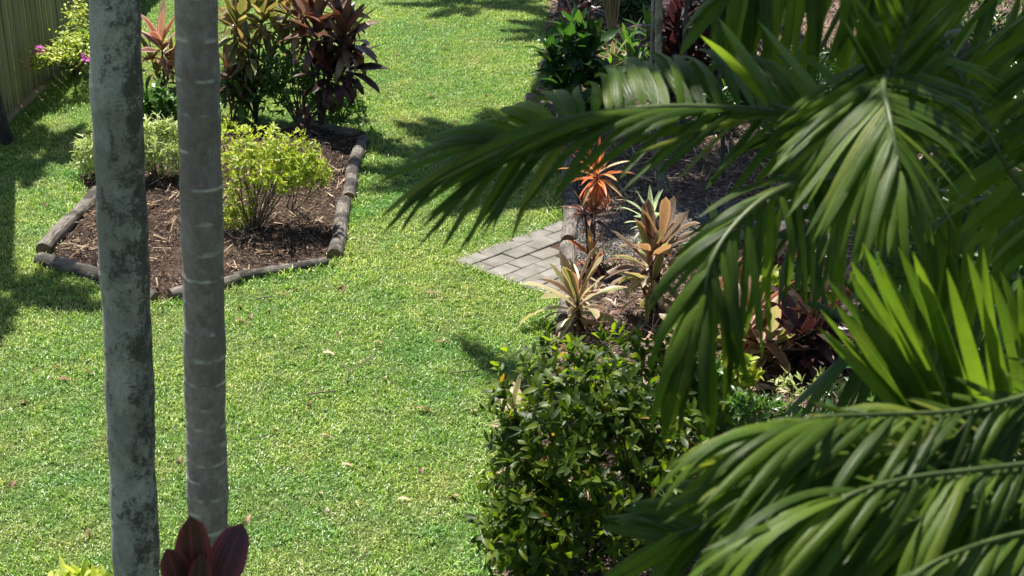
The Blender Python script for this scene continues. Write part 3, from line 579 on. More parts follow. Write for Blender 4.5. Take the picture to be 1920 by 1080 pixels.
b = G(1480, 200); shrub('mid green leafy undergrowth beside the bare mulch', b, W(1490, 150, b.y), (.6, .4, .4), 1600, 'green', .12, 'lance', .25, seed=27, stems=8)
b = G(1445, 290); shrub('low feathery green plant at the right of the shaded mulch', b, W(1450, 245, b.y), (.30, .25, .22), 1500, 'green', .07, 'lance', .16, seed=28, stems=8, whorl=8)
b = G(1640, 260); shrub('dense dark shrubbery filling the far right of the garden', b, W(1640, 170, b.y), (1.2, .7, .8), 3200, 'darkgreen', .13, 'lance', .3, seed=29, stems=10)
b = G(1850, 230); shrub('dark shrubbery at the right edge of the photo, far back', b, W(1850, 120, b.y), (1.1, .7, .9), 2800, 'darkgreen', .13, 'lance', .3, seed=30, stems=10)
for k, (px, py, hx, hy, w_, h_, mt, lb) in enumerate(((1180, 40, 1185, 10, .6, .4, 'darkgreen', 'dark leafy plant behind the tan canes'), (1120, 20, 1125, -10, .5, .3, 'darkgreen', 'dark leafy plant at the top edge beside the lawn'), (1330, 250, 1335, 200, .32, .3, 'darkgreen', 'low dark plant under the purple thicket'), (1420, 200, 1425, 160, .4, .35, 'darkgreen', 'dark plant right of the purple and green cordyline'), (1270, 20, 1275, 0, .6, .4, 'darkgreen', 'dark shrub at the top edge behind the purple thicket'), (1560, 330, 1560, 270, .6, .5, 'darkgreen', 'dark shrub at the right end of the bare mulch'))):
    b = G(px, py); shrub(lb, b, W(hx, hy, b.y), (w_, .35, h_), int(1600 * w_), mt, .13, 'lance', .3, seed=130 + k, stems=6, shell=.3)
# canes
cb = G(1150, 105); cn = thing('cane_clump', 'clump of pale tan canes fanning up from the mulch', 'plant', cb)
for k in range(17):
    a = random.uniform(-1, 1); link('cane', stem_mesh([(a * .03, random.uniform(-.04, .04), 0), (a * .10, .02, .5), (a * .26, random.uniform(-.1, .1), 1.1), (a * .48, random.uniform(-.2, .2), 2.0)], .011, .008, M['cane'], 6, 7), cn)
lm = leaf_meshes('leaf', M['green'], 'lance', .16, (.5, 1.0), .2, 5)
for k in range(30):
    link('leaf', lm[k % 2], cn, basis(rdir(-.2, .8), (0, 0, 1), (random.uniform(-.5, .5), random.uniform(-.2, .2), random.uniform(1.6, 2.1)), (.45, .45, .45)))
def thin_trunk(label, pts, r, mat, name='slender_tree'):
    b = pts[0]; o = thing(name, label, 'tree', b); P = bez([p - b for p in pts], 30); mb = MB()
    tube(mb, P, [r * (1 - .2 * i / 30) * (1 + .04 * random.uniform(-1, 1)) for i in range(31)], 10, True, rnd=[1.0 if i % 3 == 0 else 0.0 for i in range(31)]); link('trunk', mb.mesh('trunk', M[mat]), o); return o
FROND = {}
def frond_mesh(key, mat, L=2.0, n=30, ll=0.6, bend=1.1, lw=.075):
    """a whole distant or out-of-frame frond as one mesh, along +X, arching down"""
    if key in FROND: return FROND[key]
    mb = MB(); pts = []; x = z = 0
    for i in range(21):
        a = .35 - bend * (i / 20); pts.append(Vector((x, 0, z))); x += math.cos(a) * L / 20; z += math.sin(a) * L / 20
    tube(mb, pts, [.016 * (1 - .8 * i / 20) + .002 for i in range(21)], 5, True)
    for i in range(n):
        t = .14 + .86 * i / (n - 1); u = t * 20; k = min(int(u), 19); p = pts[k].lerp(pts[min(k + 1, 20)], u - k); T = (pts[min(k + 1, 20)] - pts[max(k - 1, 0)]).normalized()
        for s in (-1, 1):
            an = R(62 - 34 * t) + random.uniform(-.06, .06); d = T * math.cos(an) + Vector((0, s, 0)) * math.sin(an) + Vector((0, 0, -.15)); l = ll * (math.sin(PI * (t * .8 + .16)) ** .7) * random.uniform(.9, 1.1)
            V, Fc, U = leaf_geo('leaflet', lw / ll, random.uniform(.5, 1.2), -.35, 5); Mx = np.array(basis(d, (0, 0, 1), p, (l, l * 1, l), random.uniform(-.15, .15)))
            mb.add((np.c_[V, np.ones(len(V))] @ Mx.T)[:, :3], Fc, U, random.random())
    FROND[key] = mb.mesh('frond', mat); return FROND[key]
def crown(o, c, n, scale, mat='palm', el=(0.1, 1.0), key='std'):
    ms = [frond_mesh(key + str(k), M[mat], bend=.9 + .35 * k) for k in range(3)]
    for i in range(n):
        a = i * 2.399 + random.uniform(-.2, .2); e = random.uniform(*el); link('frond', ms[i % 3], o, basis((math.cos(a) * math.cos(e), math.sin(a) * math.cos(e), math.sin(e)), (0, 0, 1), c, (scale,) * 3))
b = G(1240, 378); t = thin_trunk('slender spotted grey palm trunk standing in the shaded mulch of the right bed', [b, W(1238, 180, b.y - .05), W(1236, 0, b.y - .05), b + Vector((-.1, 0, 6.2))], .038, 'trunkC', 'slender_palm'); crown(t, Vector((-.1, 0, 6.2)), 12, .9, el=(.0, .9))
b = G(1268, 372); thin_trunk('thin dark sapling stem leaning beside the slender spotted palm', [b, W(1232, 300, b.y), W(1220, 240, b.y), W(1222, 90, b.y), b + Vector((-.3, .2, 3.2))], .016, 'trunkC', 'sapling')
b = G(1355, 345); thin_trunk('dark thin stem rising from the mulch right of the spotted palm', [b, W(1355, 240, b.y), W(1350, 100, b.y), b + Vector((-.1, 0, 3.4))], .024, 'trunkD', 'sapling')
b = G(1280, 300); thin_trunk('short dark stem behind the spotted palm trunk', [b, W(1278, 240, b.y), W(1284, 60, b.y), b + Vector((0, 0, 3.0))], .026, 'trunkD', 'sapling')

# right bed, near part
b = G(1112, 505); cordyline('vivid orange spiky plant on a bare cane beside the bed log', b, [(1120, 322, 0, 50, .33, -50)], 'orange', seed=40, width=.085, prof='strap', stem='stem', sr=.012, bends=(.3, .7, 1.2, 1.6), fold=.35)
b = G(1105, 520); cordyline('low red and maroon leaves at the foot of the orange plant', b, [(1106, 478, 0, 10, .24, 10, 'orange'), (1110, 400, .1, 22, .22, -40, 'burgundy'), (1095, 390, .1, 14, .2, -30, 'burgundy')], 'burgundy', seed=41, width=.2)
b = G(1140, 520); shrub('wiry dark twigs with tiny lime leaves on the pale mulch', b, b + Vector((0, 0, .15)), (.25, .15, .16), 110, 'lime', .035, 'lance', .3, seed=42, stems=26, whorl=2, stemmat='darkstem', sr=.006)
b = G(1225, 482); cordyline('white-edged green rosette behind the copper cordyline', b, [(1220, 412, .15, 26, .30, -5)], 'white', seed=43, width=.17, stem='stem')
b = G(1228, 600); cordyline('tall copper-brown cordyline with upright leaves', b, [(1218, 485, 0, 16, .48, 15), (1240, 455, .05, 14, .46, 30), (1225, 500, -.05, 16, .40, -25, 'cream'), (1222, 540, -.05, 16, .36, -50, 'cream'), (1215, 570, -.05, 12, .32, -60, 'burgundy')], 'brown', seed=44, width=.23, sr=.02, prof='round')
b = G(1088, 618); cordyline('spreading cream and copper cordyline in front of the pavers', b, [(1082, 556, 0, 10, .46, 50, 'brown'), (1082, 566, 0, 26, .46, -25)], 'cream', seed=45, width=.21, prof='round', bends=(.3, .8, 1.3, 1.7))
b = G(1350, 640); cordyline('pink-edged cordyline half hidden by the hanging palm leaves', b, [(1335, 575, 0, 20, .42, -15), (1380, 560, .1, 20, .42, -15, 'cream')], 'pink', seed=46, width=.23, prof='round')
b = G(1415, 690); cordyline('dusky pink arching cordyline between the hanging leaves and the green fan', b, [(1405, 600, 0, 24, .46, -40), (1440, 650, -.1, 20, .42, -40, 'cream'), (1420, 630, -.1, 14, .34, -60, 'brown')], 'pink', seed=47, width=.23, prof='round')
b = G(1535, 700); cordyline('dark maroon cordyline with shiny pink-lit leaves left of the green palm fan', b, [(1525, 605, 0, 30, .42, -50), (1560, 640, 0, 28, .42, -60), (1500, 640, -.1, 24, .40, -60), (1530, 660, -.1, 20, .38, -60)], 'purple', seed=48, width=.23, prof='round')
b = G(1480, 640); shrub('sunny yellow-green shrub among the cordylines', b, W(1470, 580, b.y), (.46, .3, .34), 1500, 'lime', .10, seed=49, stems=6)
b = G(1425, 560); cordyline('cream and pink cordyline behind the sunny shrub', b, [(1440, 515, 0, 20, .38, -10), (1475, 505, .1, 18, .38, -10, 'pink')], 'cream', seed=50, prof='round')
b = G(1390, 760); shrub('bright green small plant at the foot of the arching cordyline', b, W(1385, 700, b.y), (.16, .15, .16), 220, 'lime', .09, seed=51, stems=4)
b = G(1430, 820); shrub('low glossy green plant beside the pale dead leaves', b, W(1420, 780, b.y), (.3, .2, .18), 450, 'green', .09, 'lance', .3, seed=52, stems=6)
for k, (px, py, hx, hy, mt, lb, L_) in enumerate(((1300, 690, 1290, 640, 'cream', 'small cream cordyline right behind the top of the dark bush', .34), (1470, 700, 1462, 655, 'cream', 'pale cream cordyline between the dusky pink and maroon ones', .40), (1580, 640, 1575, 575, 'pink', 'pink-leaved cordyline just above the maroon one', .42), (1350, 500, 1345, 455, 'green', 'green rosette beyond the copper cordyline beside the gravel', .36), (1500, 560, 1505, 500, 'burgundy', 'burgundy cordyline at the tip of the bright hanging fan', .42), (1620, 700, 1615, 640, 'olive', 'olive cordyline partly behind the upright green fan', .42))):
    b = G(px, py); cordyline(lb, b, [(hx, hy, 0, 22, L_, -30)], mt, seed=150 + k, width=.22, prof='round')
b = G(1540, 790); shrub('sparse pale green seedlings on the sunlit mulch', b, W(1530, 730, b.y), (.35, .25, .16), 260, 'limepale', .07, 'lance', .25, seed=53, stems=6)
b = G(1330, 760); shrub('pale sunlit plant glimpsed behind the dark bush', b, W(1320, 720, b.y), (.25, .2, .25), 420, 'green', .08, seed=54, stems=5)
# the dark bush
b = G(1095, 1045); shrub('large dark glossy bush beside the lawn, crown speckled with light', b, W(1105, 850, b.y + .15), (.66, .62, .68), 3900, 'croton', .092, 'broad', .38, seed=55, stems=16, whorl=6, shell=.6, parts=280, zmin=-.8, name='croton_bush', stemmat='darkstem', sr=.014)
b = G(1000, 1110); shrub('low glossy bush between the large dark bush and the lawn at the bottom edge', b, W(1010, 985, b.y), (.33, .35, .36), 1100, 'croton', .10, 'broad', .36, seed=57, stems=8, whorl=6, shell=.4, parts=60, zmin=-.9, name='croton_bush', stemmat='darkstem')
b = G(1250, 900); shrub('second dark glossy bush behind and right of the large one', b, W(1245, 760, b.y), (.50, .42, .52), 1400, 'croton', .10, 'broad', .36, seed=56, stems=10, whorl=6, shell=.55, parts=120, zmin=-.7, name='croton_bush', stemmat='darkstem')
b = G(955, 830); cordyline('two broad creamy leaves catching the sun at the left side of the dark bush', b, [(966, 778, 0, 9, .30, 0)], 'cream', seed=57, width=.42, prof='broad')
# pale dead leaves on the mulch
for k, (px, py, dx, dy, L, lb) in enumerate(((1400, 730, 1, .1, .42, 'long pale dead leaf curled over the mulch beside the arching cordyline'), (1470, 770, .5, -.8, .38, 'broad tan dead leaf lying toward the palm fan'), (1455, 735, 1, .5, .34, 'small tan dead leaf behind the long pale one'), (1500, 800, .2, -1, .4, 'grey-brown dead leaf nearest the palm fan'))):
    o = link('dead_leaf', leaf_meshes('dead_leaf', M['dry'], 'broad', .3, (.5,), .3, 6)[0], None, basis((dx, dy, .1), (0, 0, 1), G(px, py, .05), (L, L, L))); tag(o, lb, 'leaf', 'dead leaves on the right bed')

# ------------------------------------------------------------------ two foreground palm trunks
def palm_trunk(label, pix, D, r0, r1, mat, rings, seed, crown_at, ncrown):
    random.seed(seed); pts = [W(px, py, D) for px, py in pix]; d = (pts[-1] - pts[-2]).normalized()
    low = pts[-1] + d * (pts[-1].z / -d.z); up = (pts[0] - pts[1]).normalized(); top = pts[0] + up * ((crown_at - pts[0].z) / up.z)
    P = [top] + pts + [low]; b = low.copy(); o = thing('palm_tree', label, 'tree', b)
    H = top.z; n = int(H / 0.012); C = bez([p - b for p in P[::-1]], 60); zs = np.array([c.z for c in C]); path = []; rad = []; rn = []
    rz = []; z_ = 0.1
    while z_ < H: rz.append(z_); z_ += rings(z_) * random.uniform(.85, 1.15)
    rz = np.array(rz)
    for i in range(n + 1):
        zz = H * i / n; path.append(Vector((np.interp(zz, zs, [c.x for c in C]), np.interp(zz, zs, [c.y for c in C]), zz)))
        dz = np.abs(rz - zz).min(); s = max(0, 1 - dz / 0.011); rn.append(s); rad.append((r0 + (r1 - r0) * zz / H) * (1 + .03 * s) + .05 * math.exp(-zz / .18) + .0025 * math.sin(zz * 9 + seed) + .0018 * math.sin(zz * 23 + seed * 2))
    mb = MB(); tube(mb, path, rad, 40, True, rnd=rn, wob=.012, wf=.045); link('trunk', mb.mesh('trunk', M[mat]), o); crown(o, path[-1], ncrown, 1.35, el=(-.15, 1.0)); return o
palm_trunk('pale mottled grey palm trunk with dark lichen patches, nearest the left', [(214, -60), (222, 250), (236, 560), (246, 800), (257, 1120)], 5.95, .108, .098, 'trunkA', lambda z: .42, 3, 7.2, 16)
palm_trunk('smooth purple-grey palm trunk with pale leaf-scar rings, right of the mottled one', [(367, -60), (374, 250), (382, 560), (386, 800), (392, 1120)], 6.6, .104, .086, 'trunkB', lambda z: .10 + .035 * max(0, z - 1.0), 4, 7.8, 16)

# foreground dark cordyline leaves at the bottom
b = Vector((W(375, 1150, 3.4).x, 3.4, 0)); o = thing('cordyline', 'dark purple cordyline leaves rising in front of the ringed palm trunk', 'plant', b)
hub = W(378, 1165, 3.4) - b; link('stem', stem_mesh([(0, 0, 0), hub * .5, hub], .02, .014, M['darkstem']), o)
lm = leaf_meshes('leaf', M['maroon'], 'round', .36, (.12, .3, .7), .22, 12, .09)
for tx, ty, ws, k, rl_, dd in ((354, 978, .9, 0, .15, .0), (438, 988, .9, 1, -.35, .06), (322, 1046, .8, 1, .5, -.06), (366, 1086, .6, 2, .1, -.10), (470, 1092, .8, 2, -.7, .1), (296, 1115, .8, 2, .6, .1)):
    tip = W(tx, ty, 3.4 + dd) - b; st = hub + Vector(((tx - 385) * .0004, 0, 0)); d = tip - st; L = d.length; link('leaf', lm[k], o, basis(d, Vector((0, -1, .35)), st, (L * 1.02, .34 * ws, L), rl_))
b = G(150, 1180); shrub('light green leaf tips at the bottom edge, left of the mottled trunk', b, W(140, 1110, b.y), (.22, .2, .16), 160, 'lime', .13, 'lance', .3, seed=60, stems=5)

# ------------------------------------------------------------------ foreground palms: fronds with every leaflet a piece
LB = (0.15, 0.45, 0.8, 1.2, 1.7)
def palm(label, base, crownpt):
    o = thing('cane_palm', label, 'palm', base)
    r = crownpt - base; mb = MB(); P = bez([(0, 0, 0), r * .33 + Vector((.05, 0, 0)), r * .66, r], 24); tube(mb, P, [.045 * (1 + .12 * (i % 4 == 0)) for i in range(25)], 12, True, rnd=[1.0 if i % 4 == 0 else 0. for i in range(25)]); link('trunk', mb.mesh('trunk', M['trunkB']), o); return o
def frond(o, P, n, L, lw=.045, sides=(1, -1), ang=(60, 25), droop=(1, 3), t0=.08, mat='palm', up=(0, 0, 1), lift=0.0, rr=.012, env=None, dropdir=0.0):
    """P: rachis points (px, py, distance); L: leaflet length; ang: angle to the stalk at base and tip; lift: how far leaflets rise from the frond's plane"""
    base = o.location; pts = bez([W(*p) - base for p in P], 40); mb = MB(); tube(mb, pts, [rr * (1 - .75 * i / 40) + .0015 for i in range(41)], 6, True); fr = link('frond', mb.mesh('frond', M['rachis']), o)
    ms = leaf_meshes('leaflet', M[mat], 'leaflet', lw / .5, LB, -.32, 9, .04)
    U = Vector(up).normalized()
    for i in range(n):
        t = t0 + (1 - t0) * i / (n - 1); u = t * 40; k = min(int(u), 39); p = pts[k].lerp(pts[k + 1], u - k); T = (pts[min(k + 1, 40)] - pts[max(k - 1, 0)]).normalized(); S = T.cross(U).normalized(); N = S.cross(T)
        for s in sides:
            an = R(ang[0] + (ang[1] - ang[0]) * t) + random.uniform(-.09, .09); lf = lift + random.uniform(-.12, .12)
            d = T * math.cos(an) + (S * s * math.cos(lf) + N * math.sin(lf)) * math.sin(an) + Vector((0, 0, -dropdir))
            e = env(t) if env else (.62 + .38 * math.sin(PI * min(1, t * .9 + .15))) * (1 - .45 * max(0, t - .75) / .25)
            l = L * e * random.uniform(.9, 1.1); kk = min(4, max(0, random.randint(*droop)))
            link('leaflet', ms[kk], fr, basis(d, N + Vector((0, 0, .35)), p + S * s * rr * .4, (l, L * random.uniform(.8, 1.15), l), random.uniform(-.3, .3)))
    return fr
random.seed(99)
def _chord(b_):
    V = leaf_geo('leaflet', .1, b_, -.32, 9)[0]; e = V[-2]; return math.hypot(e[0], e[2]), math.atan2(-e[2], e[0])
CH = [_chord(b_) for b_ in LB]
def sweep(o, rach, tips, n, lw=.045, bend=(0, 2), t0=.0, mat='palm', rr=.011, roll=0.0, jit=12, t1=1.0, up=(0, -.25, 1)):
    """rach: stalk points; tips: one list per side of where the leaflets end, both (px, py, metres); fr > leaflet"""
    base = o.location; C = bez([W(*p) - base for p in rach], 40); mb = MB(); tube(mb, C, [rr * (1 - .75 * i / 40) + .0015 for i in range(41)], 6, True); fr = link('frond', mb.mesh('frond', M['rachis']), o)
    for tp in tips:
        TC = bez(tp, 40) if False else bez([Vector(p) for p in tp], 40)
        for i in range(n):
            t = min(1, max(0, t0 + (t1 - t0) * (i + random.uniform(-.2, .2)) / (n - 1))); u = t * 40; k = min(int(u), 39); p = C[k].lerp(C[k + 1], u - k)
            q = TC[k].lerp(TC[k + 1], u - k); q = W(q.x + random.gauss(0, jit), q.y + random.gauss(0, jit), q.z + random.gauss(0, .03)) - base
            ch = q - p; l = ch.length * random.uniform(.93, 1.05); b_ = min(4, max(0, random.randint(*bend))); cl, ca = CH[b_]; sc = l / cl
            Mx = basis(ch, Vector(up), p, (1, 1, 1), roll + random.gauss(0, .45)) @ Matrix.Rotation(-ca, 4, 'Y') @ Matrix.Diagonal((sc, lw / .1 * random.uniform(.8, 1.15), sc, 1))
            link('leaflet', LMS[mat][b_], fr, Mx)
    return fr
LMS = {k: leaf_meshes('leaflet', M[k], 'leaflet', .1, LB, -.32, 9, .04) for k in ('palm', 'palmdark')}
pA = palm('upper foreground cane palm whose frond reaches left across the lawn', Vector((2.5, 4.7, 0)), W(2020, 420, 4.4))
pB = palm('lower foreground cane palm with an upright translucent leaf fan', Vector((1.75, 3.3, 0)), W(2060, 860, 3.2))
pC = palm('background cane palm in shade behind the nearer fronds at the right edge', Vector((3.0, 5.8, 0)), W(2080, 420, 5.8))
# long frond reaching left over the lawn
sweep(pA, [(2010, 400, 4.4), (1880, 310, 4.2), (1700, 240, 3.9), (1560, 222, 3.7), (1400, 205, 3.5), (1250, 200, 3.42), (1100, 215, 3.36), (1000, 238, 3.32), (900, 268, 3.3)],
      [[(1860, 150, 4.6), (1700, 120, 4.3), (1560, 90, 4.1), (1440, 105, 3.95), (1320, 100, 3.8), (1200, 118, 3.7), (1080, 160, 3.6), (900, 225, 3.45), (735, 330, 3.35)]], 38, .036, (2, 3), .3, jit=8)
sweep(pA, [(2010, 408, 4.4), (1880, 316, 4.2), (1700, 244, 3.9), (1560, 226, 3.7), (1400, 208, 3.5), (1250, 203, 3.42), (1100, 218, 3.36), (1000, 241, 3.32), (900, 271, 3.3)],
      [[(1880, 520, 4.2), (1760, 480, 4.0), (1620, 400, 3.7), (1430, 350, 3.5), (1260, 340, 3.3), (1080, 350, 3.2), (950, 420, 3.15), (850, 470, 3.15), (712, 425, 3.2)],
       [(1820, 500, 4.2), (1700, 460, 4.0), (1560, 380, 3.7), (1380, 300, 3.5), (1180, 290, 3.3), (960, 300, 3.2), (850, 330, 3.15), (760, 400, 3.15), (716, 380, 3.2)]], 34, .024, (0, 2), .25, jit=16)
sweep(pA, [(1600, 240, 3.7), (1470, 205, 3.5), (1440, 190, 3.5)], [[(1400, 40, 3.6), (1340, 20, 3.5), (1315, 60, 3.45)]], 3, .06, (0, 1), jit=10)
# bright hanging fan
sweep(pA, [(1800, 60, 4.1), (1700, 90, 3.8), (1658, 150, 3.4), (1668, 220, 3.2), (1688, 320, 3.1)],
      [[(1560, 210, 3.7), (1500, 230, 3.4), (1455, 330, 3.2), (1560, 490, 3.0), (1690, 500, 2.95)], [(1900, 60, 3.9), (1880, 140, 3.7), (1850, 230, 3.4), (1800, 350, 3.2), (1730, 480, 3.0)]], 42, .025, (0, 2), .25, jit=18)
sweep(pA, [(1690, 230, 3.6), (1668, 180, 3.5), (1690, 80, 3.5), (1740, -40, 3.5)], [[(1600, 60, 3.6), (1590, 20, 3.5), (1640, -60, 3.4), (1720, -160, 3.4)], [(1800, 120, 3.7), (1790, 40, 3.6), (1800, -60, 3.5), (1800, -160, 3.4)]], 18, .030, (0, 1), .1)
# frond drooping in the middle, long streamers
sweep(pA, [(1820, 380, 4.0), (1660, 330, 3.6), (1540, 335, 3.45), (1450, 362, 3.3), (1375, 425, 3.2), (1330, 500, 3.12), (1318, 590, 3.08)],
      [[(1600, 440, 3.6), (1500, 450, 3.4), (1350, 440, 3.3), (1262, 500, 3.2), (1225, 620, 3.1), (1235, 740, 3.05), (1265, 850, 3.0)],
       [(1720, 560, 3.7), (1620, 560, 3.5), (1530, 590, 3.3), (1440, 620, 3.2), (1380, 690, 3.1), (1330, 770, 3.05), (1285, 850, 3.0)]], 30, .024, (1, 3), .2, jit=22)
# upright translucent fan and the fronds sweeping down below it
sweep(pB, [(2010, 740, 3.1), (1930, 785, 3.0), (1850, 800, 2.95), (1770, 800, 2.9), (1700, 780, 2.85)],
      [[(1985, 540, 3.1), (1900, 520, 3.0), (1800, 490, 2.9), (1680, 480, 2.85), (1580, 510, 2.8), (1540, 610, 2.8)]], 22, .036, (0, 1), .0, jit=20, up=(.1, -1, .25))
sweep(pB, [(2040, 690, 2.9), (1920, 742, 2.75), (1790, 770, 2.65), (1660, 776, 2.6), (1540, 782, 2.55), (1450, 805, 2.5)],
      [[(1830, 1120, 2.6), (1700, 1120, 2.5), (1560, 1110, 2.42), (1430, 1070, 2.35), (1310, 1000, 2.35), (1235, 940, 2.4)]], 36, .023, (2, 3), .0, jit=22, rr=.005)
sweep(pB, [(2040, 700, 2.95), (1920, 752, 2.8), (1790, 780, 2.7), (1660, 786, 2.65), (1540, 792, 2.6), (1450, 815, 2.55)],
      [[(1760, 960, 2.8), (1620, 960, 2.7), (1490, 960, 2.6), (1390, 930, 2.55), (1300, 880, 2.5), (1262, 880, 2.5)]], 34, .022, (2, 3), .0, jit=18, rr=.005)
sweep(pB, [(2060, 840, 2.7), (1950, 865, 2.6), (1830, 880, 2.5), (1710, 895, 2.42), (1600, 925, 2.35), (1510, 985, 2.3)],
      [[(1880, 1230, 2.5), (1750, 1230, 2.4), (1620, 1230, 2.3), (1480, 1210, 2.25), (1370, 1170, 2.2), (1290, 1120, 2.2)]], 36, .023, (2, 3), .0, jit=22, rr=.005)
sweep(pB, [(2060, 852, 2.75), (1950, 877, 2.65), (1830, 892, 2.55), (1710, 907, 2.47), (1600, 937, 2.4), (1510, 997, 2.35)],
      [[(1820, 1080, 2.6), (1700, 1080, 2.5), (1570, 1090, 2.4), (1440, 1080, 2.35), (1340, 1060, 2.3), (1290, 1040, 2.3)]], 32, .022, (2, 3), .0, jit=18, rr=.005)
sweep(pB, [(2080, 980, 2.6), (1980, 990, 2.5), (1870, 1010, 2.4), (1760, 1050, 2.3), (1680, 1100, 2.25)],
      [[(1900, 1300, 2.4), (1790, 1300, 2.3), (1680, 1300, 2.2), (1580, 1280, 2.2), (1500, 1240, 2.15)]], 28, .024, (2, 3), .0, jit=22, rr=.005)
sweep(pB, [(2060, 800, 2.85), (1950, 815, 2.75), (1830, 825, 2.65), (1700, 835, 2.6), (1580, 850, 2.55), (1490, 890, 2.5)],
      [[(1850, 1010, 2.7), (1730, 1020, 2.6), (1590, 1030, 2.5), (1450, 1010, 2.45), (1340, 990, 2.4), (1275, 970, 2.4)], [(1900, 700, 2.9), (1770, 730, 2.8), (1640, 760, 2.7), (1500, 790, 2.6), (1390, 850, 2.55), (1300, 930, 2.5)]], 32, .022, (1, 3), .0, jit=24, rr=.004)
sweep(pB, [(2080, 930, 2.7), (1960, 940, 2.6), (1840, 950, 2.5), (1720, 975, 2.4), (1620, 1030, 2.35)],
      [[(1850, 1180, 2.5), (1730, 1190, 2.4), (1600, 1190, 2.35), (1500, 1180, 2.3), (1430, 1150, 2.3)], [(1920, 840, 2.75), (1790, 860, 2.65), (1660, 890, 2.55), (1540, 950, 2.45), (1460, 1040, 2.4)]], 30, .022, (1, 3), .0, jit=24, rr=.004)
sweep(pB, [(2000, 660, 3.4), (1900, 730, 3.4), (1780, 800, 3.3), (1660, 860, 3.3), (1560, 930, 3.2)],
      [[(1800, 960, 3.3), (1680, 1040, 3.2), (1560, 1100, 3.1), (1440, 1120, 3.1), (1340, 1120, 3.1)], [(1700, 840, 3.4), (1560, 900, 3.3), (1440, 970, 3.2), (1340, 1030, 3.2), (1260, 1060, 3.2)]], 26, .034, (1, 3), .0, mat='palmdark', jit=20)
sweep(pB, [(1900, 880, 3.6), (1700, 890, 3.5), (1500, 920, 3.35), (1360, 965, 3.2), (1260, 1010, 3.1)], [[(1700, 1100, 3.3), (1520, 1120, 3.2), (1360, 1140, 3.1), (1200, 1150, 3.0), (1080, 1120, 3.0)], [(1650, 860, 3.6), (1500, 850, 3.5), (1340, 870, 3.4), (1190, 940, 3.3), (1110, 985, 3.2)]], 22, .042, (1, 3), .0, jit=14, rr=.008)
# right edge and top
sweep(pC, [(1740, 20, 4.0), (1800, 140, 3.9), (1850, 240, 3.8), (1900, 330, 3.8), (1980, 430, 3.8)], [[(1880, -100, 4.0), (1980, 0, 3.9), (2040, 120, 3.8), (2060, 220, 3.8), (2100, 340, 3.8)], [(1640, 40, 4.0), (1690, 200, 3.9), (1740, 330, 3.8), (1790, 430, 3.8), (1880, 520, 3.8)]], 26, .048, (0, 2), .0)
sweep(pC, [(2050, 60, 4.8), (1850, -50, 4.6), (1650, -90, 4.4), (1480, -80, 4.3), (1380, -30, 4.2)], [[(1900, 330, 4.7), (1740, 230, 4.5), (1600, 190, 4.4), (1470, 190, 4.3), (1350, 130, 4.2)], [(1860, 230, 4.7), (1700, 150, 4.5), (1540, 150, 4.4), (1400, 190, 4.3), (1290, 60, 4.2)]], 28, .046, (0, 2), .0, jit=20)
sweep(pC, [(2080, 420, 5.0), (1960, 360, 4.6), (1850, 370, 4.3), (1760, 420, 4.1), (1700, 520, 4.0)], [[(1980, 560, 4.8), (1880, 600, 4.5), (1800, 620, 4.3), (1730, 640, 4.1), (1680, 680, 4.0)], [(1900, 260, 4.8), (1800, 290, 4.5), (1720, 350, 4.3), (1650, 440, 4.1), (1620, 560, 4.0)]], 26, .044, (1, 3), .0, jit=20)
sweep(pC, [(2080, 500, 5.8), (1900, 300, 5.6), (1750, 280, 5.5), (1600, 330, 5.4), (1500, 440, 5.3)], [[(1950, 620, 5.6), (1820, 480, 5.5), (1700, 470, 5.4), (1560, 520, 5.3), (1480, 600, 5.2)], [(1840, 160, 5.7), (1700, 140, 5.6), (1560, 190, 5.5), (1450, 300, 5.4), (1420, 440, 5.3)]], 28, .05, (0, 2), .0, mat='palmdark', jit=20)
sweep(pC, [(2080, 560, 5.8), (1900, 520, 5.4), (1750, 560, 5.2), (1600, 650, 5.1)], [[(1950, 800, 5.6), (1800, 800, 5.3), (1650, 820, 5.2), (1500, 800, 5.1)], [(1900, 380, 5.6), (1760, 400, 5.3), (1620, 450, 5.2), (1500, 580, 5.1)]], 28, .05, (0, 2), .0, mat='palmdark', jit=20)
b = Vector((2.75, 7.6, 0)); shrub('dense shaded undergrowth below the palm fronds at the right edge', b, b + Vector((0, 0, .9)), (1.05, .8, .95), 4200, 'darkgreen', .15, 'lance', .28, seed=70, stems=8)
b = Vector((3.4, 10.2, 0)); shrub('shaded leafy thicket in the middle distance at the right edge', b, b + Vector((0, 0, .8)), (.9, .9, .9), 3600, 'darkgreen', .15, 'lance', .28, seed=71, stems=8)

# ------------------------------------------------------------------ shade trees whose crowns stand above the frame
def shade_palm(label, base, c, n, sc, mat='trunkD', r=.12, seed=0):
    random.seed(seed); o = thing('shade_palm', label, 'tree', base); mb = MB(); t = c - base; P = bez([(0, 0, 0), Vector((t.x * .25, t.y * .25, t.z * .33)), Vector((t.x * .6, t.y * .6, t.z * .66)), t], 40)
    tube(mb, P, [r * (1 + .4 * math.exp(-p.z / .2)) for p in P], 14, True, rnd=[1.0 if i % 4 == 0 else 0. for i in range(41)]); link('trunk', mb.mesh('trunk', M[mat]), o); crown(o, t, n, sc, el=(-.2, 1.0)); return o
def over(px, py, h): return G(px, py) + SUN * (h / SUN.z)
b = G(4, 268); shade_palm('dark tree trunk at the left edge in front of the fence', b, over(0, 545, 5.6), 11, .62, seed=1, r=.10)
c = over(60, 290, 5.0); shade_palm('palm beyond the fence that shades the lawn by it', Vector((-8.2, c.y, 0)), c, 12, .62, seed=2)
c = over(880, 10, 6.5); shade_palm('tall palm beyond the top of the lawn', Vector((c.x, c.y + 3, 0)), c, 9, .7, seed=3)
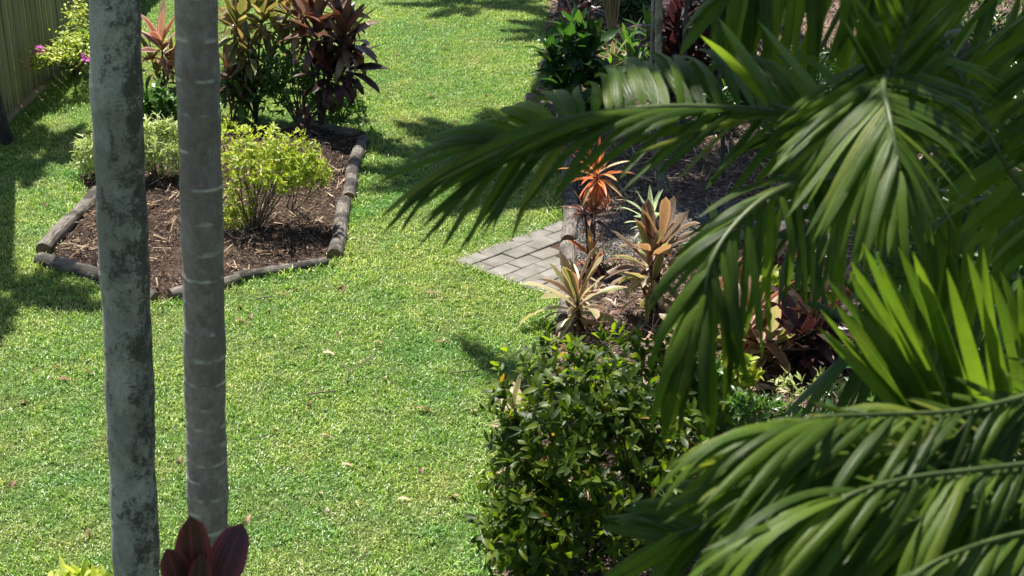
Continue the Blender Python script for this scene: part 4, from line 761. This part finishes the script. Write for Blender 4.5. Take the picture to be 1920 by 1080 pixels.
c = over(965, 305, 7.0); shade_palm('tall leaning palm shading the edge of the right bed', Vector((c.x + 2.4, 25.0, 0)), c, 15, 1.0, seed=4)
c = over(1270, 330, 6.4); shade_palm('tall palm shading the bare mulch', Vector((c.x + 1.8, 25.5, 0)), c, 18, 1.15, seed=5)
c = over(1560, 200, 6.4); shade_palm('tall palm over the far right shrubs', Vector((c.x + 1.5, c.y + 4, 0)), c, 14, .95, seed=6)
c = over(1180, 60, 6.0); shade_palm('unseen tall palm added behind the tan canes for shade', Vector((c.x + .8, c.y + 4, 0)), c, 18, 1.0, seed=7)  # palm added out of view to darken the mulch around the canes
c = Vector((1.15, 8.4, .8)) + SUN * 7.0; sp = shade_palm('unseen leaning palm added to shade the dark bush', Vector((4.7, 12.6, 0)), c, 5, .55, seed=8); link('frond', frond_mesh('std0', M['palm']), sp, basis((-.55, .83, .1), (0, 0, 1), c - sp.location, (1.62, .75, 1.62)))  # added out of view to keep sun off the bush; long frond shadows the lawn
c = Vector((1.7, 3.6, 3.4)) + SUN * 4.4; shade_palm('unseen tall palm added to shade the foreground fronds', Vector((3.4, 6.6, 0)), c, 8, .66, seed=9)  # out-of-view palm, added to dapple the near fronds with shade

# ------------------------------------------------------------------ litter on the lawn
fl = leaf_meshes('fallen_leaf', M['dry'], 'lance', .3, (.8, 1.6, 2.4), .5, 5, .3)
LV = [(800, 548), (830, 558), (648, 535), (520, 550), (505, 580), (475, 588), (440, 600), (452, 572), (640, 620), (605, 660), (725, 708), (585, 750), (600, 815), (605, 925), (615, 950), (780, 765), (893, 770), (795, 875), (640, 870), (522, 805), (470, 965), (155, 695), (45, 755), (30, 900), (108, 710), (110, 685), (168, 990), (140, 545), (880, 298), (855, 222), (800, 178), (760, 255), (915, 175), (720, 175), (750, 100), (795, 108), (828, 90), (60, 290), (90, 380), (700, 640), (560, 540), (955, 700), (820, 640), (70, 605), (340, 855), (745, 935), (860, 930)]
PLc = {}
for k, (px, py) in enumerate(LV):
    random.seed(k); s = random.uniform(.08, .15); o = link('fallen_leaf', fl[k % 3], None, basis((math.cos(k * 2.1), math.sin(k * 2.1), .1), (random.uniform(-.4, .4), random.uniform(-.4, .4), 1), G(px, py, .045), (s, s * 1.3, s)))
    marks = [((300, 640), 'between the two palm trunks'), ((470, 590), 'in front of the split log'), ((630, 540), 'off the front right bed corner'), ((815, 552), 'left of the paved patch'), ((600, 650), 'in the middle of the open lawn'), ((770, 690), 'above the creamy-leaved plant'), ((895, 765), 'touching the left side of the dark bush'), ((600, 800), 'on the open lawn right of the ringed trunk'), ((605, 935), 'near the bottom of the open lawn'), ((800, 900), 'beside the lower part of the dark bush'), ((850, 290), 'under the tip of the long palm frond'), ((880, 190), 'left of the stubby log'), ((740, 170), 'right of the burgundy cordyline'), ((800, 100), 'on the far sunny lawn'), ((60, 320), 'near the dark trunk at the left edge'), ((60, 720), 'left of the mottled trunk'), ((60, 900), 'near the bottom left corner'), ((150, 540), 'in front of the dark corner log'), ((460, 965), 'beside the foot of the ringed trunk')]
    mk = min(marks, key=lambda m: math.hypot(m[0][0] - px, m[0][1] - py))[1]; PLc.setdefault(mk, []).append((o, px, s))
for mk, L_ in PLc.items():
    L_.sort(key=lambda e: -e[2]); W_ = ['largest curled tan leaf', 'smaller curled brown leaf', 'third curled leaf', 'fourth small curled leaf', 'smallest curled leaf'] if len(L_) > 1 else ['curled tan leaf lying alone']
    for q, (o, px, s) in enumerate(L_): tag(o, W_[min(q, 4)] + ' on the grass ' + mk, 'leaf', 'fallen leaves on the lawn')
tb = G(650, 715); mb = MB(); q = [G(650, 715, .03), G(655, 695, .04), G(675, 683, .035), G(702, 665, .04)]; tube(mb, bez([p - tb for p in q], 10), [.005] * 11, 5); q = [G(657, 694, .04), G(635, 680, .035)]; tube(mb, bez([p - tb for p in q], 3), [.0035] * 4, 5)
o = link('forked_twig', mb.mesh('forked_twig', M['stem'])); o.location = tb; tag(o, 'thin forked twig lying on the open lawn', 'twig')
for px, py, dx in ((842, 708, .22), (575, 748, .2), (480, 568, .14)):
    tb = G(px, py); mb = MB(); tube(mb, [(0, 0, .035), (dx * .5, .02, .045), (dx, .05, .035)], [.006] * 3, 5); o = link('twig', mb.mesh('twig', M['stem'])); o.location = tb; tag(o, {842: 'short brown stick on the lawn left of the cream-leaved plant', 575: 'short dark stick on the lawn right of the ringed trunk', 480: 'short stick on the lawn just in front of the split log'}[px], 'twig')
